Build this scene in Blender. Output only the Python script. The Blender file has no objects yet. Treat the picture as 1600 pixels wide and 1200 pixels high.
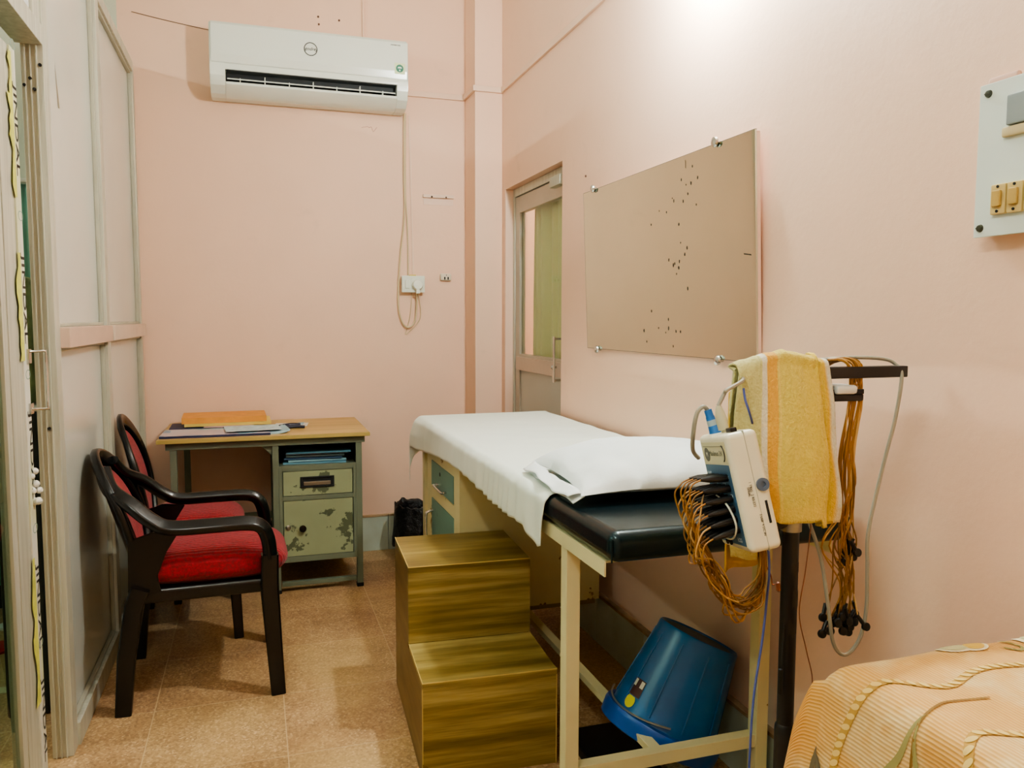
import bpy, bmesh, math, random
from mathutils import Vector, Matrix, noise
random.seed(7)
C = bpy.context.scene.collection
PI = math.pi
V = Vector

# ------------------------------------------------------------------ materials
def lin(c):
    return tuple(((x / 12.92) if x <= .04045 else ((x + .055) / 1.055) ** 2.4) for x in c)
def hx(s):
    return lin(tuple(int(s[i:i + 2], 16) / 255 for i in (0, 2, 4)))
MATS = {}
class NT:
    def __init__(s, name):
        s.m = bpy.data.materials.new(name); s.m.use_nodes = True
        s.t = s.m.node_tree; s.b = s.t.nodes['Principled BSDF']; MATS[name] = s.m
    def n(s, typ, **kw):
        x = s.t.nodes.new(typ)
        for k, v in kw.items():
            if k[0] == '_': x.inputs[int(k[1:])].default_value = v
            elif k in x.inputs.keys(): x.inputs[k].default_value = v
            else: setattr(x, k, v)
        return x
    def l(s, a, b): s.t.links.new(a, b)
    def pos(s, scale=(1, 1, 1), loc=(0, 0, 0), obj=False, uv=False):
        if uv: o = s.n('ShaderNodeTexCoord').outputs['UV']
        elif obj: o = s.n('ShaderNodeTexCoord').outputs['Object']
        else: o = s.n('ShaderNodeNewGeometry').outputs['Position']
        mp = s.n('ShaderNodeMapping'); mp.inputs['Scale'].default_value = scale; mp.inputs['Location'].default_value = loc
        s.l(o, mp.inputs[0]); return mp.outputs[0]
    def mix(s, fac, a, b, mode='MIX'):
        x = s.n('ShaderNodeMix', data_type='RGBA', blend_type=mode)
        for i, v in ((0, fac), (6, a), (7, b)):
            if hasattr(v, 'node'): s.l(v, x.inputs[i])
            elif i == 0: x.inputs[0].default_value = v
            else: x.inputs[i].default_value = tuple(v) + (1,)
        return x.outputs[2]
    def ramp(s, fac, stops, interp='LINEAR'):
        r = s.n('ShaderNodeValToRGB'); r.color_ramp.interpolation = interp
        e = r.color_ramp.elements
        while len(e) < len(stops): e.new(.5)
        for x, (p, c) in zip(e, stops):
            x.position = p; x.color = (tuple(c) if not isinstance(c, (int, float)) else (c,) * 3) + (1,)
        s.l(fac, r.inputs[0]); return r.outputs[0]
    def noise(s, vec, scale, detail=3, rough=.55):
        x = s.n('ShaderNodeTexNoise'); x.inputs['Scale'].default_value = scale; x.inputs['Detail'].default_value = detail
        x.inputs['Roughness'].default_value = rough; s.l(vec, x.inputs['Vector']); return x.outputs[0]
    def bump(s, h, strength=.2, dist=.002):
        b = s.n('ShaderNodeBump'); b.inputs['Strength'].default_value = strength; b.inputs['Distance'].default_value = dist
        s.l(h, b.inputs['Height']); s.l(b.outputs[0], s.b.inputs['Normal'])
    def col(s, c):
        if hasattr(c, 'node'): s.l(c, s.b.inputs['Base Color'])
        else: s.b.inputs['Base Color'].default_value = tuple(c) + (1,)

def M(name, col, rough=.5, metal=0, var=.06, vs=6, bump=0, bs=60, spec=None, coat=0, sheen=0):
    """plain painted / moulded surface with a little tonal variation"""
    if name in MATS: return MATS[name]
    t = NT(name); c = hx(col) if isinstance(col, str) else col
    t.b.inputs['Roughness'].default_value = rough; t.b.inputs['Metallic'].default_value = metal
    if spec is not None: t.b.inputs['Specular IOR Level'].default_value = spec
    if coat: t.b.inputs['Coat Weight'].default_value = coat; t.b.inputs['Coat Roughness'].default_value = .1
    if sheen: t.b.inputs['Sheen Weight'].default_value = sheen
    p = t.pos(obj=True)
    if var:
        f = t.ramp(t.noise(p, vs), ((.3, 0.), (.7, 1.)))
        t.col(t.mix(f, tuple(x * (1 - var) for x in c), tuple(min(1, x * (1 + var)) for x in c)))
    else: t.col(c)
    if bump: t.bump(t.noise(p, bs), bump)
    return t.m

def chipped(name, base, under, rough=.5, amt=.62, scale=9, metal=0):
    t = NT(name); p = t.pos(obj=True)
    n = t.noise(p, scale, 6, .62)
    m = t.ramp(n, ((amt, 0.), (amt + .015, 1.)))
    v = t.mix(t.ramp(t.noise(p, 4), ((.3, 0.), (.7, 1.))), tuple(x * .9 for x in hx(base)), tuple(min(1, x * 1.08) for x in hx(base)))
    t.col(t.mix(m, v, hx(under))); t.b.inputs['Roughness'].default_value = rough
    t.bump(m, .3, -.001)
    return t.m

def wall_mat(name, col, stain=.10):
    t = NT(name); p = t.pos(); c = hx(col)
    a = t.mix(t.ramp(t.noise(p, 1.1, 4), ((.3, 0.), (.75, 1.))), tuple(x * (1 - stain * .6) for x in c), tuple(min(1, x * 1.03) for x in c))
    b = t.mix(t.ramp(t.noise(p, 5.5, 6, .65), ((.62, 0.), (.8, 1.))), a, tuple(x * (1 - stain) for x in c))
    t.col(b); t.b.inputs['Roughness'].default_value = .55; t.b.inputs['Specular IOR Level'].default_value = .35
    t.bump(t.noise(p, 38, 5, .6), .18, .004)
    return t.m
PINK = wall_mat('pink_plaster', 'EBC9B2')
PINKP = wall_mat('pink_paint_trim', 'E8CBB6', .14)
CEIL = wall_mat('ceiling_white', 'E9E6DF', .04)
FAR = wall_mat('far_room_plaster', 'C9CDBB', .06)

def floor_mat():
    t = NT('mosaic_floor_tiles')
    p = t.pos(loc=(-.07, -.33 + .43 * 0 - 0.0, 0))
    br = t.n('ShaderNodeTexBrick', offset=0.0, squash=1.0)
    br.inputs['Scale'].default_value = 1; br.inputs['Mortar Size'].default_value = .0022; br.inputs['Mortar Smooth'].default_value = .3
    br.inputs['Brick Width'].default_value = .43; br.inputs['Row Height'].default_value = .43; br.inputs['Bias'].default_value = -.25
    br.inputs['Color1'].default_value = hx('B5926E') + (1,); br.inputs['Color2'].default_value = hx('CBB27E') + (1,)
    br.inputs['Mortar'].default_value = hx('CDB68C') + (1,)
    t.l(p, br.inputs['Vector'])
    p2 = t.pos()
    vo = t.n('ShaderNodeTexVoronoi'); vo.inputs['Scale'].default_value = 150; t.l(p2, vo.inputs['Vector'])
    sp = t.ramp(vo.outputs['Color'], ((.15, hx('7A5842')), (.4, hx('A8845E')), (.72, hx('C4A278')), (.93, hx('E6CCA4'))))
    c = t.mix(.55, br.outputs['Color'], sp)
    d = t.mix(t.ramp(t.noise(p2, 3.2, 6, .65), ((.42, 0.), (.75, 1.))), c, t.mix(.5, c, hx('8A6244'), 'MULTIPLY'))
    e = t.mix(t.ramp(t.noise(t.pos(loc=(3, 1, 0)), 1.7, 3), ((.45, 0.), (.7, .45))), d, hx('D3B47C'))
    e = t.mix(t.ramp(br.outputs['Fac'], ((0, 0.), (1, .75))), e, hx('CBB48C'))
    t.col(e); t.b.inputs['Roughness'].default_value = .34; t.b.inputs['Specular IOR Level'].default_value = .4
    t.bump(t.ramp(br.outputs['Fac'], ((0, 1.), (1, 0.))), .25, .002)
    return t.m
FLOOR = floor_mat()

def wood(name, c1, c2, c3, axis='x', scale=1., rough=.35, streak=14):
    t = NT(name)
    s = {'x': (.7, 7, streak), 'y': (streak, .7, 7), 'z': (7, streak, .7)}[axis]
    p = t.pos(scale=tuple(x * scale for x in s), obj=True)
    n1 = t.noise(p, 1.0, 5, .6); n2 = t.noise(p, 3.5, 4, .7)
    c = t.ramp(n1, ((.30, hx(c1)), (.46, hx(c2)), (.60, hx(c3)), (.75, hx(c2))))
    c = t.mix(t.ramp(n2, ((.45, 0.), (.75, .55))), c, hx(c1))
    p3 = t.pos(scale=(.9, 2.5, 5), obj=True)
    c = t.mix(t.ramp(t.noise(p3, 1.3, 2), ((.62, 0.), (.72, .5))), c, hx(c1))
    t.col(c); t.b.inputs['Roughness'].default_value = rough; t.bump(n2, .06)
    return t.m
STEPW = wood('step_wood_laminate', '483A16', '846F36', 'AE9B60')
DESKW = wood('desk_top_laminate', 'A88A50', 'B99A5F', 'CBAD72', rough=.4, streak=9)

ALU = NT('aluminium'); _p = ALU.pos(obj=True, scale=(30, 30, 1.2)); ALU.col(ALU.mix(ALU.ramp(ALU.noise(_p, 2, 4), ((.3, 0.), (.7, 1.))), hx('B4B6A8'), hx('D0D1C4')))
ALU.b.inputs['Metallic'].default_value = .2; ALU.b.inputs['Roughness'].default_value = .38; ALU = ALU.m
ALUD = M('aluminium_dull', 'B4B5A6', .5, .15, .10, 5)
LAMI = M('grey_laminate_panel', 'D0D5CE', .14, 0, .03, 2, spec=.6)
LAMP_ = M('pink_tinted_rail', 'D5BBAA', .35, .2, .05)
LAMG = M('door_grey_laminate', 'B9B9B0', .3, 0, .03, 2)
DARK = M('dark_gap', '16181A', .7, 0, 0)
BLKP = M('black_glossy_plastic', '070809', .26, 0, .3, 12, spec=.5)
BLKM = M('black_steel_paint', '101315', .4, 0, .3, 30)
CHROME = M('chrome', 'C9C9C4', .18, .95, .05)
STEEL = M('brushed_steel', '9C9A90', .35, .9, .1)
WHT = M('ac_white_plastic', 'DCE3DC', .22, 0, .02, 2, spec=.6)
WHT2 = M('switch_white_plastic', 'DDE3D8', .3, 0, .02)
GREENM = chipped('green_grey_steel', '6C7563', '4A5040', .45, .66, 7)
GREENL = chipped('pale_green_chipped_paint', '929C7C', '57604A', .42, .585, 8)
CREAM = chipped('cream_chipped_paint', 'D6CFA4', '8A7338', .42, .67, 11)
TEAL = chipped('teal_paint', '6E9488', '4E6E64', .4, .70, 8)
CREAMB = M('cream_board', 'CDBF97', .5, 0, .06)

def red_fabric():
    t = NT('red_knit_fabric'); p = t.pos(obj=True)
    w = t.n('ShaderNodeTexWave', wave_type='BANDS', bands_direction='Y'); w.inputs['Scale'].default_value = 22; w.inputs['Distortion'].default_value = 1.2
    w.inputs['Detail'].default_value = 2; t.l(p, w.inputs['Vector'])
    n = t.noise(p, 90, 3)
    c = t.mix(t.ramp(n, ((.3, 0.), (.7, 1.))), hx('700C19'), hx('A31A2A'))
    c = t.mix(t.ramp(w.outputs['Fac'], ((.2, .35), (.6, 0.))), c, hx('6E0F1C'))
    t.col(c); t.b.inputs['Roughness'].default_value = .9; t.b.inputs['Sheen Weight'].default_value = .15
    m = t.n('ShaderNodeMath', operation='ADD'); t.l(n, m.inputs[0]); t.l(w.outputs['Fac'], m.inputs[1])
    t.bump(m.outputs[0], .5, .004)
    return t.m
RED = red_fabric()

def cotton(name, col, sc=9):
    t = NT(name); p = t.pos(obj=True); c = hx(col)
    t.col(t.mix(t.ramp(t.noise(p, 3), ((.3, 0.), (.7, 1.))), tuple(x * .965 for x in c), c))
    t.b.inputs['Roughness'].default_value = .85; t.b.inputs['Sheen Weight'].default_value = .1
    w = t.noise(p, sc, 4, .6); t.bump(w, .35, .006)
    return t.m
SHEET = cotton('white_bed_cotton', 'DFE5DD')
PILLOW = cotton('white_pillow_cotton', 'DDE3E4', 16)
VINYL = M('black_vinyl', '08161B', .27, 0, .25, 8, bump=.12, bs=45, spec=.5); VINYL.node_tree.nodes['Principled BSDF'].inputs['Specular Tint'].default_value = (.72, .95, 1, 1)

def towel_mat():
    t = NT('yellow_terry_towel'); uv = t.n('ShaderNodeTexCoord').outputs['UV']
    sx = t.n('ShaderNodeSeparateXYZ'); t.l(uv, sx.inputs[0])
    Y1, Y2, W, O, G = hx('D9CC6C'), hx('DFC85A'), hx('E2E2D2'), hx('E0AF50'), hx('D0CE92')
    c = t.ramp(sx.outputs[0], ((0, G), (.22, G), (.225, W), (.262, W), (.268, O), (.325, O), (.33, Y1), (.345, hx('E6D27C')), (.352, Y1), (.74, Y2), (.90, Y2), (.93, hx('E2BE48')), (.965, W), (1, W)), 'LINEAR')
    b = t.ramp(sx.outputs[1], ((0, 1.), (.045, 1.), (.05, 0.), (.13, 0.), (.135, 1.), (.15, 0.), (.30, 0.), (.305, .6), (.318, 0.)), 'LINEAR')
    c = t.mix(t.ramp(b, ((0, 0.), (1, .35))), c, hx('E3C768'))
    p = t.pos(obj=True); n = t.noise(p, 160, 3, .7)
    c = t.mix(t.ramp(n, ((.35, .35), (.65, 0.))), c, t.mix(.6, c, hx('A8893A'), 'MULTIPLY'))
    t.col(c); t.b.inputs['Roughness'].default_value = .95; t.b.inputs['Sheen Weight'].default_value = .25
    t.bump(n, .9, .005); return t.m
TOWEL = towel_mat()

def spread_mat():
    t = NT('orange_ribbed_bedspread'); p = t.pos(uv=True)
    w = t.n('ShaderNodeTexWave', wave_type='BANDS', bands_direction='X'); w.inputs['Scale'].default_value = 40; w.inputs['Distortion'].default_value = .7
    w.inputs['Detail'].default_value = 2; w.inputs['Detail Scale'].default_value = 2; t.l(p, w.inputs['Vector'])
    g = t.pos()
    n = t.noise(g, 7, 4, .6)
    a = t.ramp(n, ((.32, hx('CF9A46')), (.47, hx('D9A95C')), (.6, hx('E2C88E')), (.72, hx('D69C48'))))
    c = t.mix(t.ramp(w.outputs['Fac'], ((.2, .32), (.6, 0.))), a, hx('B07F3C'))
    c = t.mix(t.ramp(w.outputs['Fac'], ((.75, 0.), (1, .3))), c, hx('EBD9B0'))
    t.col(c); t.b.inputs['Roughness'].default_value = .75; t.b.inputs['Sheen Weight'].default_value = .2
    t.bump(w.outputs['Fac'], .35, .002); return t.m
SPREAD = spread_mat()

def glass(name, tint='F2F7F2', rough=0., ior=1.12):
    t = NT(name); o = t.t.nodes['Material Output']
    tr = t.n('ShaderNodeBsdfTransparent'); tr.inputs[0].default_value = hx(tint) + (1,)
    gl = t.n('ShaderNodeBsdfGlossy'); gl.inputs['Roughness'].default_value = rough
    fr = t.n('ShaderNodeFresnel'); fr.inputs[0].default_value = 1.45
    mx = t.n('ShaderNodeMixShader'); gm = t.n('ShaderNodeNewGeometry'); sb = t.n('ShaderNodeMath', operation='SUBTRACT'); sb.inputs[0].default_value = 1; t.l(gm.outputs['Backfacing'], sb.inputs[1])
    mu = t.n('ShaderNodeMath', operation='MULTIPLY'); t.l(sb.outputs[0], mu.inputs[0]); t.l(fr.outputs[0], mu.inputs[1])
    t.l(mu.outputs[0], mx.inputs[0]); t.l(tr.outputs[0], mx.inputs[1]); t.l(gl.outputs[0], mx.inputs[2])
    t.l(mx.outputs[0], o.inputs[0]); return t.m
GLASS = glass('clear_glass')
GLASSG = glass('greenish_glass', 'D6E6DF', .02)

def mirror_mat():
    t = NT('mirror_glass'); t.b.inputs['Metallic'].default_value = 1; t.b.inputs['Roughness'].default_value = .035
    p = t.pos(obj=True); n = t.noise(p, 2, 3)
    t.col(t.mix(t.ramp(n, ((.3, 0.), (.7, 1.))), hx('D3DCD0'), hx('D9E2D6'))); return t.m
MIRROR = mirror_mat()

def emis(name, col, s):
    t = NT(name); t.b.inputs['Emission Color'].default_value = hx(col) + (1,); t.b.inputs['Emission Strength'].default_value = s
    t.col(hx('F4F4F0')); return t.m

# ------------------------------------------------------------------ geometry
def new(): return bmesh.new()
def merge(bm, tmp, mi=0, mat=None):
    mp = {}
    for v in tmp.verts: mp[v] = bm.verts.new(mat @ v.co if mat is not None else v.co)
    for f in tmp.faces:
        try:
            nf = bm.faces.new([mp[v] for v in f.verts]); nf.material_index = mi
        except ValueError: pass
    tmp.free()
def box(bm, lo, hi, bev=0, mi=0, mat=None, seg=2):
    t = new(); bmesh.ops.create_cube(t, size=1)
    for v in t.verts: v.co = V(((lo[i] + hi[i]) / 2 + v.co[i] * (hi[i] - lo[i])) for i in range(3))
    if bev: bmesh.ops.bevel(t, geom=t.edges[:], offset=bev, segments=seg, affect='EDGES', profile=.5)
    merge(bm, t, mi, mat)
def frames(pts, up=None):
    T = []
    for i in range(len(pts)):
        a = pts[max(i - 1, 0)]; b = pts[min(i + 1, len(pts) - 1)]; d = b - a
        T.append(d.normalized() if d.length > 1e-9 else V((0, 0, 1)))
    n = up if up is not None else (V((0, 0, 1)) if abs(T[0].z) < .9 else V((1, 0, 0)))
    out = []
    for t in T:
        if up is not None: n = up
        n = (n - t * n.dot(t)); n.normalize(); out.append((t, n, t.cross(n)))
    return out
def sweep(bm, pts, prof, up=None, mi=0, cap=True, closed=False, scale=None):
    """prof: list of 2-D points (along normal, along binormal)"""
    pts = [V(p) for p in pts]; fr = frames(pts, V(up) if up is not None else None); rings = []
    for i, (p, (t, n, b)) in enumerate(zip(pts, fr)):
        s = scale[i] if scale else 1
        rings.append([bm.verts.new(p + n * (a * s) + b * (c * s)) for a, c in prof])
    k = len(prof); R = range(len(rings) if closed else len(rings) - 1)
    for i in R:
        A, B = rings[i], rings[(i + 1) % len(rings)]
        for j in range(k):
            f = bm.faces.new((A[j], A[(j + 1) % k], B[(j + 1) % k], B[j])); f.material_index = mi; f.smooth = True
    if cap and not closed:
        for r in (rings[0][::-1], rings[-1]):
            f = bm.faces.new(r); f.material_index = mi
def circ(r, k=8): return [(r * math.cos(2 * PI * i / k), r * math.sin(2 * PI * i / k)) for i in range(k)]
def rrect(w, h, r, k=3):
    o = []
    for cx, cy, a0 in ((w / 2 - r, h / 2 - r, 0), (-w / 2 + r, h / 2 - r, 90), (-w / 2 + r, -h / 2 + r, 180), (w / 2 - r, -h / 2 + r, 270)):
        for i in range(k + 1):
            a = math.radians(a0 + 90 * i / k); o.append((cx + r * math.cos(a), cy + r * math.sin(a)))
    return o
def tube(bm, pts, r, k=8, mi=0, closed=False, scale=None): sweep(bm, pts, circ(r, k), None, mi, True, closed, scale)
def spline(pts, n=8, closed=False):
    pts = [V(p) for p in pts]; N = len(pts); o = []
    for i in range(N if closed else N - 1):
        if closed: p0, p1, p2, p3 = pts[i - 1], pts[i], pts[(i + 1) % N], pts[(i + 2) % N]
        else: p0, p1, p2, p3 = pts[max(i - 1, 0)], pts[i], pts[i + 1], pts[min(i + 2, N - 1)]
        for j in range(n):
            t = j / n; o.append(.5 * (2 * p1 + (p2 - p0) * t + (2 * p0 - 5 * p1 + 4 * p2 - p3) * t * t + (3 * p1 - p0 - 3 * p2 + p3) * t ** 3))
    if not closed: o.append(pts[-1])
    return o
def zmat(p, axis, x=None):
    """matrix whose local z runs along axis, origin p"""
    z = V(axis).normalized(); x = V(x) if x is not None else (V((1, 0, 0)) if abs(z.x) < .9 else V((0, 1, 0)))
    y = z.cross(x).normalized(); x = y.cross(z)
    m = Matrix((x, y, z)).transposed().to_4x4(); m.translation = V(p); return m
def lathe(bm, prof, mat=None, k=24, mi=0, smooth=True, close=False):
    rings = []; mat = mat or Matrix()
    for r, z in prof:
        if r < 1e-6: rings.append([bm.verts.new(mat @ V((0, 0, z)))])
        else: rings.append([bm.verts.new(mat @ V((r * math.cos(2 * PI * i / k), r * math.sin(2 * PI * i / k), z))) for i in range(k)])
    for A, B in zip(rings, rings[1:]):
        for i in range(k):
            a = [A[i % len(A)], A[(i + 1) % len(A)], B[(i + 1) % len(B)], B[i % len(B)]]
            u = list(dict.fromkeys(a))
            if len(u) > 2:
                f = bm.faces.new(u); f.material_index = mi; f.smooth = smooth
def cyl(bm, p0, p1, r0, r1=None, k=16, mi=0):
    p0, p1 = V(p0), V(p1); r1 = r0 if r1 is None else r1
    lathe(bm, ((0, 0), (r0, 0), (r1, (p1 - p0).length), (0, (p1 - p0).length)), zmat(p0, p1 - p0), k, mi)
def prism(bm, poly, d, mat, mi=0, bev=0):
    t = new(); vs = [t.verts.new((x, y, 0)) for x, y in poly]; f = t.faces.new(vs)
    r = bmesh.ops.extrude_face_region(t, geom=[f])
    for v in [g for g in r['geom'] if isinstance(g, bmesh.types.BMVert)]: v.co.z += d
    bmesh.ops.recalc_face_normals(t, faces=t.faces[:])
    if bev: bmesh.ops.bevel(t, geom=t.edges[:], offset=bev, segments=2, affect='EDGES')
    merge(bm, t, mi, mat)
def grid(bm, fn, nu, nv, mi=0, uv=True, smooth=True):
    L = bm.loops.layers.uv.verify() if uv else None
    P = [[bm.verts.new(fn(i / nu, j / nv)) for j in range(nv + 1)] for i in range(nu + 1)]
    for i in range(nu):
        for j in range(nv):
            f = bm.faces.new((P[i][j], P[i + 1][j], P[i + 1][j + 1], P[i][j + 1])); f.material_index = mi; f.smooth = smooth
            if uv:
                for lp, (a, b) in zip(f.loops, ((i, j), (i + 1, j), (i + 1, j + 1), (i, j + 1))): lp[L].uv = (a / nu, b / nv)
def sphere(bm, c, r, mi=0, k=12, mat=None):
    pr = [(r * math.sin(PI * i / 8) if 0 < i < 8 else 0, -r * math.cos(PI * i / 8)) for i in range(9)]
    m = Matrix.Translation(V(c)); lathe(bm, pr, m @ mat if mat is not None else m, k, mi)

WM = {}
def empty(name, loc=(0, 0, 0), rz=0, label=None, cat=None, group=None, kind=None):
    o = bpy.data.objects.new(name, None); C.objects.link(o); o.empty_display_size = .1
    o.location = loc; o.rotation_euler = (0, 0, rz)
    WM[o] = Matrix.Translation(V(loc)) @ Matrix.Rotation(rz, 4, 'Z')
    return tag(o, label, cat, group, kind)
def tag(o, label=None, cat=None, group=None, kind=None):
    for k, v in (('label', label), ('category', cat), ('group', group), ('kind', kind)):
        if v: o[k] = v
    return o
def obj(name, bm, mats, parent=None, ang=35, local=False, solid=0, flat=False):
    """link bm as one mesh object; geometry is given in world space unless local"""
    bmesh.ops.recalc_face_normals(bm, faces=bm.faces[:]) if not flat else None
    me = bpy.data.meshes.new(name); bm.to_mesh(me); bm.free()
    w = WM[parent] if parent is not None else Matrix()
    if parent is not None and not local: me.transform(w.inverted())
    for m in (mats if isinstance(mats, (list, tuple)) else [mats]): me.materials.append(m)
    me.polygons.foreach_set('use_smooth', [True] * len(me.polygons))
    me.set_sharp_from_angle(angle=math.radians(ang))
    o = bpy.data.objects.new(name, me); C.objects.link(o)
    if parent is not None: o.parent = parent
    WM[o] = w
    if not solid and not flat:
        q = o.modifiers.new('weighted', 'WEIGHTED_NORMAL'); q.keep_sharp = True; q.weight = 100
    if solid:
        s = o.modifiers.new('thick', 'SOLIDIFY'); s.thickness = solid; s.offset = -1
    return o
def text(name, body, size, mat, material, parent=None, ext=.0004, shear=0, sx=1, align='CENTER'):
    cu = bpy.data.curves.new(name, 'FONT'); cu.body = body; cu.size = size; cu.extrude = ext; cu.shear = shear
    cu.align_x = align; cu.align_y = 'CENTER'; cu.materials.append(material); cu.resolution_u = 3
    t = bpy.data.objects.new(name, cu); C.objects.link(t); bpy.context.view_layer.update()
    me = bpy.data.meshes.new_from_object(t); C.objects.unlink(t); bpy.data.objects.remove(t)
    me.transform(mat @ Matrix.Diagonal((sx, 1, 1, 1)))
    w = WM[parent] if parent is not None else Matrix()
    me.transform(w.inverted()); o = bpy.data.objects.new(name, me); C.objects.link(o); o.parent = parent; WM[o] = w
    return o
def fmat(o, x, y):
    """frame from origin, local x and local y directions"""
    x = V(x).normalized(); y = V(y); y = (y - x * y.dot(x)).normalized(); z = x.cross(y)
    m = Matrix((x, y, z)).transposed().to_4x4(); m.translation = V(o); return m
def nz(p, s): return noise.noise(V(p) * s)

# ------------------------------------------------------------------ room shell
RX, LX, DY, CH, NY = 1.365, -.565, 4.63, 3.25, -1.3
S = 'structure'
b = new(); box(b, (-4.2, NY, -.12), (3.4, DY + .15, 0)); tag(obj('floor', b, FLOOR), kind=S)
b = new(); box(b, (-4.2, NY, CH), (3.4, DY + .15, CH + .1)); tag(obj('ceiling', b, CEIL), kind=S)
wb = empty('wall_back', (0, DY, 0), kind=S)
b = new(); box(b, (LX - .07, DY, 0), (RX + .15, DY + .15, CH))
box(b, (1.203, 4.41, 0), (RX, DY, CH), .004); obj('plaster', b, PINK, wb)
b = new(); box(b, (-4.2, DY, 0), (LX - .07, DY + .15, CH)); tag(obj('wall_far_room_back', b, FAR), kind=S)
b = new(); box(b, (-4.35, NY, 0), (-4.2, DY + .15, CH)); tag(obj('wall_far_room_left', b, FAR), kind=S)
b = new(); box(b, (-4.2, NY - .15, 0), (3.4, NY, CH)); tag(obj('wall_front', b, PINK), kind=S)
D0, D1, DZ = 3.478, 4.352, 2.087
b = new()
box(b, (RX, NY, 0), (RX + .13, D0, CH)); box(b, (RX, D1, 0), (RX + .13, DY, CH)); box(b, (RX, D0, DZ), (RX + .13, D1, CH))
tag(obj('wall_right', b, PINK), kind=S)
b = new(); box(b, (3.2, NY, 0), (3.35, DY, CH)); tag(obj('wall_side_room', b, PINK), kind=S)
b = new(); box(b, (RX + .15, DY, 0), (3.35, DY + .15, CH)); tag(obj('wall_side_room_back', b, PINK), kind=S)
b = new(); rr = random.Random(5); q = [(.60 + .011 * k, DY - .0008, 2.43 + rr.uniform(-.014, .014)) for k in range(9)]
tube(b, spline(q, 4), .0012, 4); obj('scribble_mark', b, M('scribble_pencil', 'C08E84', .8), wb)
# skirting
SKT = NT('pale_teal_skirting'); _p = SKT.pos()
SKT.col(SKT.mix(SKT.ramp(SKT.noise(_p, 4, 5), ((.4, 0.), (.7, 1.))), hx('C4D3C8'), hx('B0BAA8'))); SKT.b.inputs['Roughness'].default_value = .35; SKT = SKT.m
DIRT = M('dirty_ledge', 'A58C6C', .8, 0, .4, 9, bump=.6, bs=40)
def skirting(name, segs):
    r = empty(name, (0, 0, 0), kind=S)
    b = new(); d = new()
    for lo, hi in segs:
        box(b, lo, hi, .002)
        dx = .004
        box(d, (lo[0] - (dx if hi[0] - lo[0] < .1 else 0), lo[1] - (dx if hi[1] - lo[1] < .1 else 0), hi[2] - .004), (hi[0], hi[1], hi[2] + .008), .002)
    obj('skirting_tiles', b, SKT, r); obj('skirting_top', d, DIRT, r)
seg = []; x = LX
while x < 1.19:
    seg.append(((x + .001, DY - .016, 0), (min(x + .43, 1.2) - .001, DY, .205))); x += .43
skirting('baseboard_back', seg + [((1.187, 4.41, 0), (1.203, DY - .018, .205)), ((1.187, 4.394, 0), (RX, 4.41, .205))])
seg = []; y = NY
while y < D0 - .01:
    seg.append(((RX - .02, y + .001, 0), (RX, min(y + .43, D0) - .001, .205))); y += .43
skirting('baseboard_right', seg)
# picture-rail ledges
def ledge(name, segs):
    b = new()
    for lo, hi in segs: box(b, lo, hi, .003)
    tag(obj(name, b, PINKP), kind=S)
ledge('trim_1', [((.79, DY - .014, 2.628), (1.203, DY, 2.66))])
ledge('trim_2', [((1.189, 4.396, 2.628), (RX, 4.41, 2.66)), ((1.189, 4.41, 2.628), (1.203, DY - .014, 2.66))])
ledge('trim_3', [((RX - .014, NY, 2.628), (RX, 4.396, 2.66))])
# painted-over conduit runs on the back wall
b = new(); sweep(b, [(.615, DY - .003, 2.87), (.615, DY - .003, CH)], rrect(.022, .008, .003), up=(0, 1, 0)); tag(obj('trim_4', b, PINKP), kind=S)
b = new(); sweep(b, [(.888, DY - .002, 1.62), (.872, DY - .002, 2.52)], rrect(.006, .012, .002), up=(0, 1, 0)); tag(obj('trim_5', b, PINKP), kind=S)
b = new(); tube(b, spline([(LX, DY - .002, 2.93), (-.4, DY - .002, 2.905), (-.16, DY - .002, 2.875)]), .0022, 5); tag(obj('wall_wire', b, M('thin_brown_wire', '7C5A44', .6)), 'thin brown wire along the back wall left of the air conditioner', 'wire')

# ------------------------------------------------------------------ aluminium partition (left)
wl = empty('wall_left', (LX, 0, 0), kind=S)
X0, X1 = LX - .055, LX      # depth of the section
def alu(name, lo, hi, mat=ALU, bev=.003, parent=wl):
    b = new(); box(b, lo, hi, bev); return obj(name, b, mat, parent)
alu('corner_post', (X0, 4.575, 0), (X1, DY - .002, 2.65))
alu('middle_post', (X0, 3.53, 0), (X1 + .006, 3.60, 2.65))
# jamb with three channels
b = new(); box(b, (-.624, 2.68, 0), (X1, 2.745, CH - .005), .002)
for xx in (-.612, -.598, -.583): box(b, (xx - .0018, 2.674, .0), (xx + .0018, 2.682, 2.145), .0006)
for xx, zz in ((-.615, 2.03), (-.59, 2.02), (-.573, 2.09), (-.6, 2.05), (-.592, 1.03)): cyl(b, (xx, 2.6795, zz), (xx, 2.672, zz), .0045, k=10, mi=1)
obj('jamb', b, [ALU, DARK], wl)
alu('top_rail', (X0, 2.745, 2.615), (X1 + .004, 4.575, 2.665))
alu('bottom_rail', (X0, 2.745, 0), (X1 + .008, 4.575, .075))
b = new(); box(b, (X0, 2.745, 1.268), (X1 + .026, 3.535, 1.332), .003); obj('middle_rail', b, LAMP_, wl)
b = new(); box(b, (X0, 3.595, 1.268), (X1 + .022, 4.575, 1.332), .003); obj('middle_rail', b, chipped('rail_chipped', 'D8C5B4', '8C7A6A', .4, .66, 20), wl)
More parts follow.
